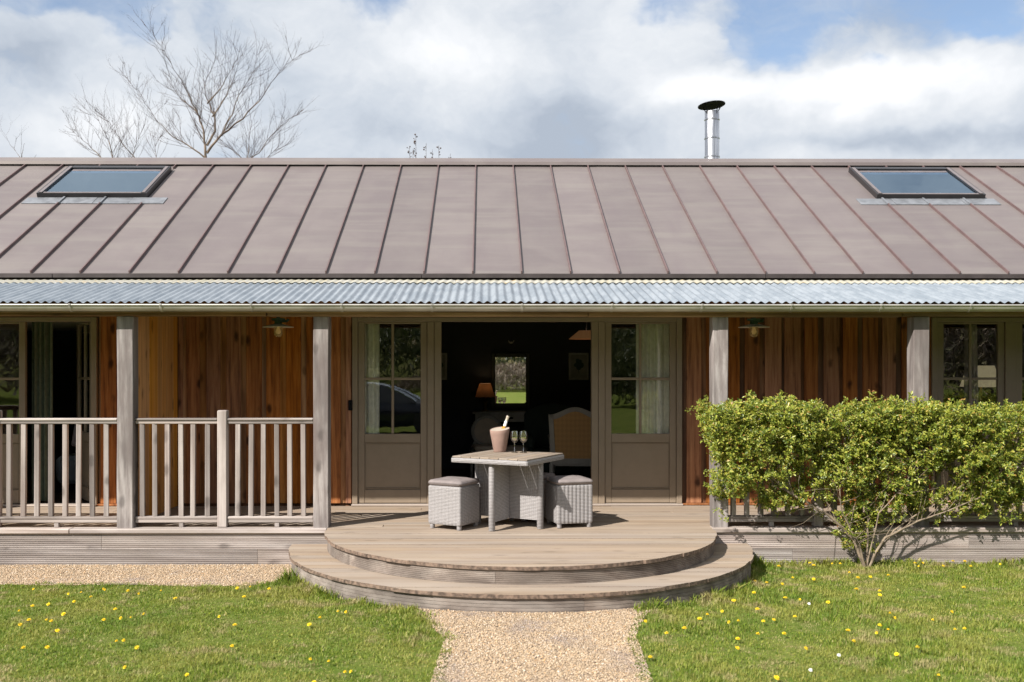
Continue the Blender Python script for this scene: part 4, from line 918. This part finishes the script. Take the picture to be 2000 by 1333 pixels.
for ax in (0, 1):
    ring = ribpanel(ax); secs = []
    for z in (.085, .10, .64, .645): secs.append([((u_, v_, z) if ax == 0 else (v_, u_, z)) for u_, v_ in ring])
    if ax: secs = [[(x*1.0, y, z) for x, y, z in r_] for r_ in secs]
    mb = MB(); mb.strip(secs, True); build(mb, 'panel', 'wicker', tb, smooth=60)
    for sg in (-1, 1):
        c = (sg*(hw+.012), 0, 0) if ax == 0 else (0, sg*(hw+.012), 0)
        build(MB().lathe([(.027, 0), (.031, .005), (.031, .64), (.028, .646)], c, 14), 'leg', 'wicker', tb, smooth=40)
TZ = Z0+.703
bx, by = .145, .43
bk = thing('wine_cooler', 'tapered pinkish terracotta bucket with pale inside holding a bottle', 'wine cooler', (bx, by, TZ)); local(bk)
build(MB().lathe([(.058, 0), (.062, .004), (.063, .02), (.068, .03), (.083, .12), (.0965, .19), (.100, .226), (.098, .231), (.094, .231), (.0925, .228)], (0, 0, 0), 40), 'bucket_body', 'terracotta', bk, smooth=50)
build(MB().lathe([(.0928, .2285), (.089, .19), (.075, .1), (.055, .02), (.0, .015)], (0, 0, 0), 40), 'bucket_lining', 'bone', bk, smooth=50)
for o_ in bk.children:
    for q in o_.data.vertices: q.co.z += (q.co.z/.23)**2*(.15*q.co.y+.10*q.co.x) if q.co.z > 0 else 0
bt = thing('wine_bottle', 'wine bottle with white label leaning in the terracotta bucket', 'bottle', (bx-.028, by+.01, TZ+.03)); local(bt)
bt.rotation_euler = (R(-6), R(19), 0)
build(MB().lathe([(.034, 0), (.037, .006), (.037, .17), (.034, .19), (.024, .215), (.0155, .235), (.0145, .25)], (0, 0, 0), 24), 'bottle_body', 'bottle', bt, smooth=50)
build(MB().lathe([(.0143, .242), (.0158, .240), (.0155, .250), (.0155, .292), (.0150, .294)], (0, 0, 0), 24), 'neck_label', 'label', bt, smooth=50)
build(MB().lathe([(.0146, .2945), (.0150, .30), (.0150, .335), (.0165, .337), (.0165, .348), (.013, .350)], (0, 0, 0), 24), 'capsule', 'foil', bt, smooth=50)
def wineglass(label, x, y):
    g = thing('wine_glass', label, 'wine glass', (x, y, TZ), 0, 'stemmed wine glasses on the wicker table'); local(g)
    build(MB().lathe([(.001, .004), (.034, .002), (.035, .0035), (.012, .008), (.0045, .016), (.0038, .09), (.006, .097), (.022, .105), (.036, .122), (.0425, .142), (.0425, .16), (.037, .215), (.0358, .215), (.0412, .16), (.0412, .142), (.035, .124), (.021, .108), (.001, .101)], (0, 0, 0), 28), 'glass_bowl', 'wineglass', g, smooth=50)
    build(MB().lathe([(.001, .1025), (.0205, .1090), (.0343, .1245), (.0402, .1415), (.0405, .1505), (.001, .1505)], (0, 0, 0), 28), 'wine', 'wine', g, smooth=50)
wineglass('stemmed glass of white wine next to the terracotta bucket', .292, .345)
wineglass('stemmed glass of white wine farther from the terracotta bucket', .380, .330)

# ------------------------------------------------------------------ veranda lamps
for x, lab in ((2.818, 'jar lamp with pale disc shade hanging over the hedge wall'), (-2.165, 'jar lamp with pale disc shade hanging over the left balustrade')):
    t = thing('veranda_lamp', lab, 'lamp', (x, .8, 2.27), 0, 'jar lamps under the veranda roof'); local(t)
    build(MB().lathe([(.03, .02), (.045, .028), (.16, -.002), (.162, -.006), (.158, -.008), (.045, .016), (.03, .012)], (0, 0, 0), 32), 'lamp_shade', 'enamel', t, smooth=40)
    build(MB().lathe([(.03, .021), (.04, .03), (.04, .06), (.07, .065), (.07, .085), (.02, .09), (.02, .37)], (0, 0, 0), 18).tube([(0, 0, .05), (.09, 0, .06), (.1, .02, .075)], .014, 8), 'mount', 'verd', t, smooth=40)
    build(MB().lathe([(.040, .01), (.046, -.005), (.048, -.06), (.042, -.09), (.025, -.108), (.001, -.112)], (0, 0, 0), 20), 'glass_jar', 'jar', t, smooth=50)
    build(MB().lathe([(.014, .01), (.016, -.02), (.027, -.045), (.026, -.062), (.012, -.078), (.001, -.08)], (0, 0, 0), 14), 'bulb', 'bulb', t, smooth=50)

# ------------------------------------------------------------------ inside the rooms
def curtain(label, x0, x1, y, mat, z0=Z0+.03, z1=2.45, folds=4, taper=0.):
    mb = MB(); n = folds*10
    f_, b_ = [], []
    secs = []
    for z, tf in ((z1, 1-taper), (1.5, 1-taper*.6), (.9, 1), (z0, 1.02)):
        fr = []; bk_ = []
        for i in range(n+1):
            u_ = i/n; x = x0+(x1-x0)*u_*tf; d = .028*math.sin(2*PI*folds*u_+.6*math.sin(3*u_))+.008*math.sin(17*u_)
            fr.append((x, y+d, z)); bk_.append((x, y+d+.004, z))
        secs.append(fr+list(reversed(bk_)))
    mb.strip(secs, True); o = build(mb, 'curtain', mat, smooth=60, origin=((x0+x1)/2, y, z0)); return tag(o, label, 'curtain')
curtain('narrow cream curtain behind the glass of the left taupe door', -1.47, -1.20, WY+.12, 'curtain', folds=3)
curtain('full cream curtain behind the glass of the right taupe door', 1.71, 2.1, WY+.12, 'curtain', folds=5)
curtain('dark green curtain hanging in the open doorway behind the left balustrade', -5.17, -4.93, WY+.22, 'curtain_g', folds=4)
curtain('pale striped curtain behind the window above the hedge', 5.52, 5.70, WY+.24, 'curtain_p', folds=4, taper=.3)
BW = 5.52
mir = thing('mirror', 'rectangular wall mirror reflecting the garden hedge in the dark room', 'mirror', (.38, BW, 1.25))
build(MB().box(.150, .612, BW-.022, BW-.018, 1.288, 1.985), 'mirror_glass', 'mirror', mir)
f = MB(); f.box(.085, .149, BW-.04, BW-.003, 1.22, 2.05, .01).box(.613, .678, BW-.04, BW-.003, 1.22, 2.05, .01).box(.150, .612, BW-.039, BW-.003, 1.22, 1.287, .01).box(.150, .612, BW-.039, BW-.003, 1.986, 2.05, .01); build(f, 'mirror_frame', plain('dark_mirror_frame', (.022, .018, .014), .4), mir)
con = thing('console_table', 'grey painted console table against the back wall under the mirror', 'table', (.37, 5.25, Z0))
build(MB().box(-.19, .93, 5.02, 5.5, 1.145, 1.175, .006), 'table_top', 'greychair', con); build(MB().box(-.15, .89, 5.05, 5.47, 1.03, 1.144, .004), 'apron', 'greychair', con)
for x in (-.12, .86):
    for y in (5.08, 5.44): build(MB().tube([(x, y, Z0), (x, y, 1.03)], [.018, .03], 8), 'leg', 'greychair', con)
build(MB().box(.33, .41, 5.03, 5.049, 1.075, 1.098, .006), 'drawer_knob', 'black', con)
lamp = thing('table_lamp', 'lit table lamp with tapered orange shade left of the mirror', 'lamp', (-.005, 5.3, 1.176))
build(MB().lathe([(.148, 1.388), (.085, 1.59), (.083, 1.59), (.146, 1.388)], (-.005, 5.3, 0), 32), 'lamp_shade', 'shade_cloth', lamp, smooth=40)
build(MB().lathe([(.06, 1.176), (.06, 1.19), (.015, 1.21), (.03, 1.27), (.045, 1.32), (.02, 1.36), (.012, 1.42), (.012, 1.5)], (-.005, 5.3, 0), 20), 'lamp_base', 'brass', lamp, smooth=40)
pl = bpy.data.lights.new('lamp_glow', 'POINT'); pl.energy = .5; pl.color = (1, .68, .40); pl.shadow_soft_size = .025; po = bpy.data.objects.new('lamp_glow', pl); COL.objects.link(po); po.parent = lamp; po.location = (0, 0, .345)
def picture(label, x0, x1, z0, z1, y):
    t = thing('picture', label, 'picture', ((x0+x1)/2, y, z0))
    build(MB().box(x0, x1, y-.025, y-.002, z0, z1, .005), 'picture_frame', 'greychair', t); build(MB().box(x0+.03, x1-.03, y-.028, y-.0255, z0+.03, z1-.03), 'picture_print', 'paper', t)
    xm, zm = (x0+x1)/2, (z0+z1)/2; lf = MB(); rn = random.Random(2)
    for (a, b, r_) in ((0, .06, .045), (-.035, .02, .04), (.035, .015, .045), (0, -.02, .04), (-.02, .09, .03), (.025, .08, .028)):
        lf.extr([(xm+a+r_*math.cos(q)*rn.uniform(.8, 1.1), zm+b+r_*math.sin(q)*rn.uniform(.8, 1.1)) for q in np.linspace(0, 2*PI, 9)[:-1]], 'Y', y-.0295-.0004*rn.random(), y-.0281)
    lf.box(xm-.004, xm+.004, y-.0292, y-.0281, zm-.1, zm); build(lf, 'printed_leaf', 'inkgreen', t)
picture('framed green leaf print on the dark wall right of the mirror', 1.262, 1.565, 1.64, 2.05, BW); picture('framed print partly hidden by the door post left of the lamp', -.85, -.58, 1.64, 2.05, BW)
hk = build(MB().box(.38, .40, BW-.03, BW-.002, 2.19, 2.22, .003).tube([(.35, BW-.04, 2.235), (.37, BW-.05, 2.20), (.39, BW-.03, 2.20), (.41, BW-.05, 2.20), (.43, BW-.04, 2.235)], .007, 6), 'wall_hook', 'enamel', origin=(.39, BW, 2.2)); tag(hk, 'small pale wall hook above the mirror', 'hook')
pend = thing('pendant_lamp', 'dim orange pendant shade beside the right doorway post', 'lamp', (1.36, 3.8, 2.2))
pl = bpy.data.lights.new('pendant_glow', 'POINT'); pl.energy = 6; pl.color = (1, .74, .48); pl.shadow_soft_size = .04; po = bpy.data.objects.new('pendant_glow', pl); COL.objects.link(po); po.parent = pend; po.location = (0, 0, .06)
build(MB().lathe([(.24, 2.215), (.10, 2.33), (.098, 2.33), (.238, 2.215)], (1.36, 3.8, 0), 28), 'lamp_shade', 'shade_dim', pend, smooth=40); build(MB().tube([(1.36, 3.8, 2.33), (1.36, 3.8, 2.70)], .006, 6), 'cord', 'black', pend)
# tan armchair seen from behind
ac = thing('armchair', 'armchair with tan lattice back and grey carved frame facing into the room', 'armchair', (1.13, 2.9, Z0), R(-6)); local(ac)
def cbx(x): return 1.0+.05*math.cos(PI*x/.34)
back_o = [(-.305, .33), (-.335, .96)]+[(x, cbx(x)+.0) for x in np.linspace(-.325, .325, 15)]+[(.335, .96), (.305, .33)]
back_i = [(-.25, .40), (-.275, .94)]+[(x*.84, cbx(x)-.055) for x in np.linspace(-.32, .32, 15)]+[(.275, .94), (.25, .40)]
mb = MB(); secs = [[(x, yy-.12*(z-.4), z) for x, z in pts] for pts, yy in ((back_o, 0), (back_o, .05), (back_i, .05), (back_i, 0), (back_o, 0))]
n = len(back_o); mb.v = [q for sct in secs[:4] for q in sct]
for a, b in ((0, 1), (1, 2), (2, 3), (3, 0)):
    for j in range(n): mb.f.append((a*n+j, a*n+(j+1) % n, b*n+(j+1) % n, b*n+j))
build(mb, 'back_frame', 'greychair2', ac)
mb = MB(); mb.v = [(x*.99, .012-.12*(z-.4), z) for x, z in back_i]+[(x*.99, .045-.12*(z-.4), z) for x, z in back_i]; mb.f = [tuple(range(n)), tuple(range(2*n-1, n-1, -1))]+[(j, (j+1) % n, n+(j+1) % n, n+j) for j in range(n)]
build(mb, 'backrest', 'lattice', ac)
build(MB().box(-.32, .32, .03, .56, .30, .385, .01), 'seat_frame', 'greychair2', ac); build(MB().box(-.30, .30, .06, .55, .386, .47, .03), 'seat_cushion', 'beigecloth', ac)
for sx_ in (-1, 1):
    build(MB().tube([(sx_*.30, .0, .33), (sx_*.30, -.05, 0)], [.03, .018], 8), 'leg', 'greychair2', ac); build(MB().tube([(sx_*.30, .53, .33), (sx_*.30, .55, 0)], [.03, .018], 8), 'leg', 'greychair2', ac)
    build(MB().tube([(sx_*.31, .02, .66), (sx_*.34, .3, .66), (sx_*.33, .45, .62), (sx_*.32, .46, .38)], [.022, .025, .022, .02], 8), 'arm', 'greychair2', ac)
# round backed chair
rc = thing('chair', 'round backed cream upholstered chair in the dim room behind the bucket', 'chair', (.02, 4.25, Z0), R(8)); local(rc)
mb = MB(); ring = [(math.cos(a)*.20, .0, .66+math.sin(a)*.20) for a in np.linspace(0, 2*PI, 33)]; mb.tube(ring, .024, 8, False); build(mb, 'back_frame', 'greychair2', rc, smooth=50)
T = Matrix.Translation((0, 0, .66)) @ Matrix.Rotation(R(90), 4, 'X'); build(MB().lathe([(.0, .02), (.15, .015), (.178, 0), (.15, -.015), (0, -.02)], (0, 0, 0), 28, T), 'backrest', 'beigecloth', rc, smooth=50)
build(MB().box(-.24, .24, -.46, .02, .36, .42, .02), 'seat_frame', 'greychair2', rc); build(MB().box(-.22, .22, -.45, .0, .421, .48, .025), 'seat_cushion', 'beigecloth', rc)
for x in (-.21, .21):
    build(MB().tube([(x, -.42, .36), (x, -.42, 0)], [.024, .014], 8), 'leg', 'greychair2', rc); build(MB().tube([(x*.75, .02, .52), (x, .0, .38), (x, .04, 0)], [.02, .024, .014], 8), 'leg', 'greychair2', rc)
# dark green chair, footstool with cushion
gc = thing('armchair', 'dark green armchair in the shadow behind the tan armchair', 'armchair', (.93, 4.4, Z0)); local(gc)
arch = [(-.38, .3), (-.38, .88)]+[(x, .92+.12*math.cos(PI*x/.76)) for x in np.linspace(-.34, .34, 11)]+[(.38, .88), (.38, .3)]
build(MB().extr(arch, 'Y', 0, .14), 'backrest', 'greencloth', gc); build(MB().box(-.38, .38, -.65, -.001, .12, .44, .04), 'seat', 'greencloth', gc)
for x in (-.33, .33):
    build(MB().box(x-.07, x+.07, -.64, -.002, .441, .62, .04), 'arm', 'greencloth', gc)
    for y in (-.58, .08): build(MB().tube([(x, y, .13), (x, y, 0)], .02, 6), 'leg', 'black', gc)
fs = thing('footstool', 'low beige upholstered footstool in the dim room behind the wine glasses', 'footstool', (.42, 4.15, Z0)); local(fs)
build(MB().box(-.26, .26, -.2, .2, .3, .46, .05), 'seat', 'beigecloth', fs)
for x in (-.2, .2):
    for y in (-.15, .15): build(MB().tube([(x, y, .31), (x, y, 0)], [.025, .015], 8), 'leg', 'greychair2', fs)
# left room seat, right room lamp
so_ = thing('armchair', 'slate armchair in the open doorway behind the left balustrade', 'armchair', (-4.85, 3.2, Z0)); local(so_)
build(MB().box(-.5, .5, -.4, .35, .1, .44, .05), 'seat', 'slatecloth', so_); build(MB().box(-.5, .5, .2, .42, .441, .85, .08), 'backrest', 'slatecloth', so_)
for x in (-.44, .44):
    for y in (-.35, .36): build(MB().tube([(x, y, .11), (x, y, 0)], .025, 6), 'leg', 'black', so_)
mb = pillow(.62, .38, .0, .09); cu = build(mb, 'cushion', 'pinkcloth', smooth=60); cu.location = (-4.85, 2.98, Z0+.72); cu.rotation_euler = (R(62), 0, R(4)); tag(cu, 'dusty pink cushion propped on the slate armchair', 'cushion')
fl = thing('floor_lamp', 'floor lamp with large cream shade inside the window above the hedge', 'lamp', (6.1, 2.6, Z0))
build(MB().lathe([(.24, 1.60), (.15, 1.86), (.148, 1.86), (.238, 1.60)], (6.1, 2.6, 0), 28), 'lamp_shade', 'shade_cream', fl, smooth=40); build(MB().lathe([(.13, Z0), (.13, Z0+.02), (.014, Z0+.04), (.014, 1.8)], (6.1, 2.6, 0), 16), 'lamp_stand', 'brass', fl, smooth=40)

# ------------------------------------------------------------------ garden behind the camera (seen in the glass and the mirror)
car = thing('parked_car', 'dark navy saloon car parked on the lawn opposite the cottage, reflected in the left door', 'car', (-2.95, -14.5, 0)); local(car)
st = [(-2.15, .42, .72, .70), (-2.1, .30, .86, .80), (-1.5, .24, .93, .87), (-.6, .22, .92, .88), (.4, .22, .90, .88), (1.2, .23, .86, .87), (1.9, .28, .72, .80), (2.12, .38, .60, .66)]
mb = MB(); mb.strip([[(x, -w_*.92, z0), (x, -w_, z0+.18), (x, -w_, zb-.18), (x, -w_*.93, zb-.03), (x, -w_*.5, zb+.02), (x, w_*.5, zb+.02), (x, w_*.93, zb-.03), (x, w_, zb-.18), (x, w_, z0+.18), (x, w_*.92, z0)] for x, z0, zb, w_ in st], True); build(mb, 'body', 'car', car, smooth=60)
cab = [(-1.75, .90, .72), (-1.15, 1.27, .62), (-.6, 1.35, .60), (.0, 1.33, .60), (.35, 1.25, .62), (1.12, .88, .72)]
mb = MB(); mb.strip([[(x, -.78, .86), (x, -w_, z), (x, w_, z), (x, .78, .86)] for x, z, w_ in cab], True); build(mb, 'window_glass', 'carglass', car, smooth=30)
mb = MB(); mb.strip([[(x, -w_-.01, z-.02), (x, -w_*.9, z+.012), (x, w_*.9, z+.012), (x, w_+.01, z-.02)] for x, z, w_ in cab[1:5]]); build(mb, 'roof_panel', plain('sky_highlight_roof', (.78, .83, .9), .2, .8), car, smooth=40)  # pale colour stands in for the sky highlight on the navy roof
for y_ in (-.72, .72): build(MB().tube([(.35, y_*.86, 1.255), (1.15, y_*1.02, .885)], .045, 6), 'windscreen_pillar', plain('sky_highlight_pillar', (.78, .83, .9), .2, .8), car, smooth=40)  # sky highlight put into the pillar colour as well
for x in (-1.35, 1.35):
    for y in (-.80, .80):
        T = Matrix.Translation((x, y, .31)) @ Matrix.Rotation(R(90), 4, 'X'); wh = build(MB().lathe([(.2, -.1), (.31, -.09), (.315, 0), (.31, .09), (.2, .1)], (0, 0, 0), 24, T), 'wheel', 'tyre', car, smooth=40); build(MB().lathe([(.0, -.06), (.19, -.085), (.2, -.06), (.2, .06), (.19, .085), (0, .06)], (0, 0, 0), 20, T), 'rim', 'alloy', wh, smooth=40)
for y in (-.6, .6): build(MB().box(1.98, 2.10, y-.12, y+.12, .5, .6, .03), 'headlight', 'alloy', car)
def thicket(name, label, n, cx_, cy_, rx, ry, rz, mat, seed, size=.35, cat='hedge'):
    r_ = np.random.default_rng(seed); a = r_.random(n)*2*PI; u_ = np.sqrt(r_.random(n)); hgt = np.sqrt(np.clip(1-u_**2, 0, 1))*r_.uniform(.5, 1.02, n)
    ctr = np.stack([cx_+rx*u_*np.cos(a), cy_+ry*u_*np.sin(a), rz*hgt+.02], -1)
    d = r_.normal(0, 1, (n, 3)); d[:, 2] = np.abs(d[:, 2])+.3; d /= np.linalg.norm(d, axis=1, keepdims=True); sd = np.cross(d, r_.normal(0, 1, (n, 3))); sd /= np.linalg.norm(sd, axis=1, keepdims=True)
    L = size*r_.uniform(.5, 1.3, n)[:, None]; V = np.stack([ctr-sd*L*.12, ctr+sd*L*.12, ctr+d*L], 1).reshape(-1, 3); T_ = np.arange(n*3).reshape(-1, 3)
    V[:, 2] += np.where(V[:, 1] < -62, (-62-V[:, 1])*.24, 0)
    o = np_mesh(name, V, np.zeros((0, 4), int), T_, mat); o['kind'] = 'stuff'; tag(o, label, cat)
thicket('brushwood_mound', 'rounded bank of dry brown brushwood across the garden', 16000, 3.0, -52, 9, 5, 1.75, 'thicket', 1, .45)
thicket('evergreen_hedge', 'dark evergreen hedge rising behind the brushwood bank', 14000, -2, -60, 28, 4, 5.2, 'evergreen', 2, .7)
thicket('bare_thicket', 'leafless brown thicket along the left side of the garden', 16000, -26, -40, 16, 5, 6.2, 'thicket', 3, .7)
thicket('bare_thicket', 'leafless brown thicket along the right side of the garden', 14000, 24, -38, 14, 5, 4.6, 'thicket', 4, .7)
thicket('shrubbery', 'dark rounded garden shrubs on the far side of the lawn', 12000, 9.5, -32, 5, 2.5, 3.3, 'evergreen', 6, .4)
thicket('hill_wood', 'far wood on the hillside behind the garden hedges', 16000, 0, -105, 90, 24, 9, 'evergreen', 5, 2.2, 'wood')
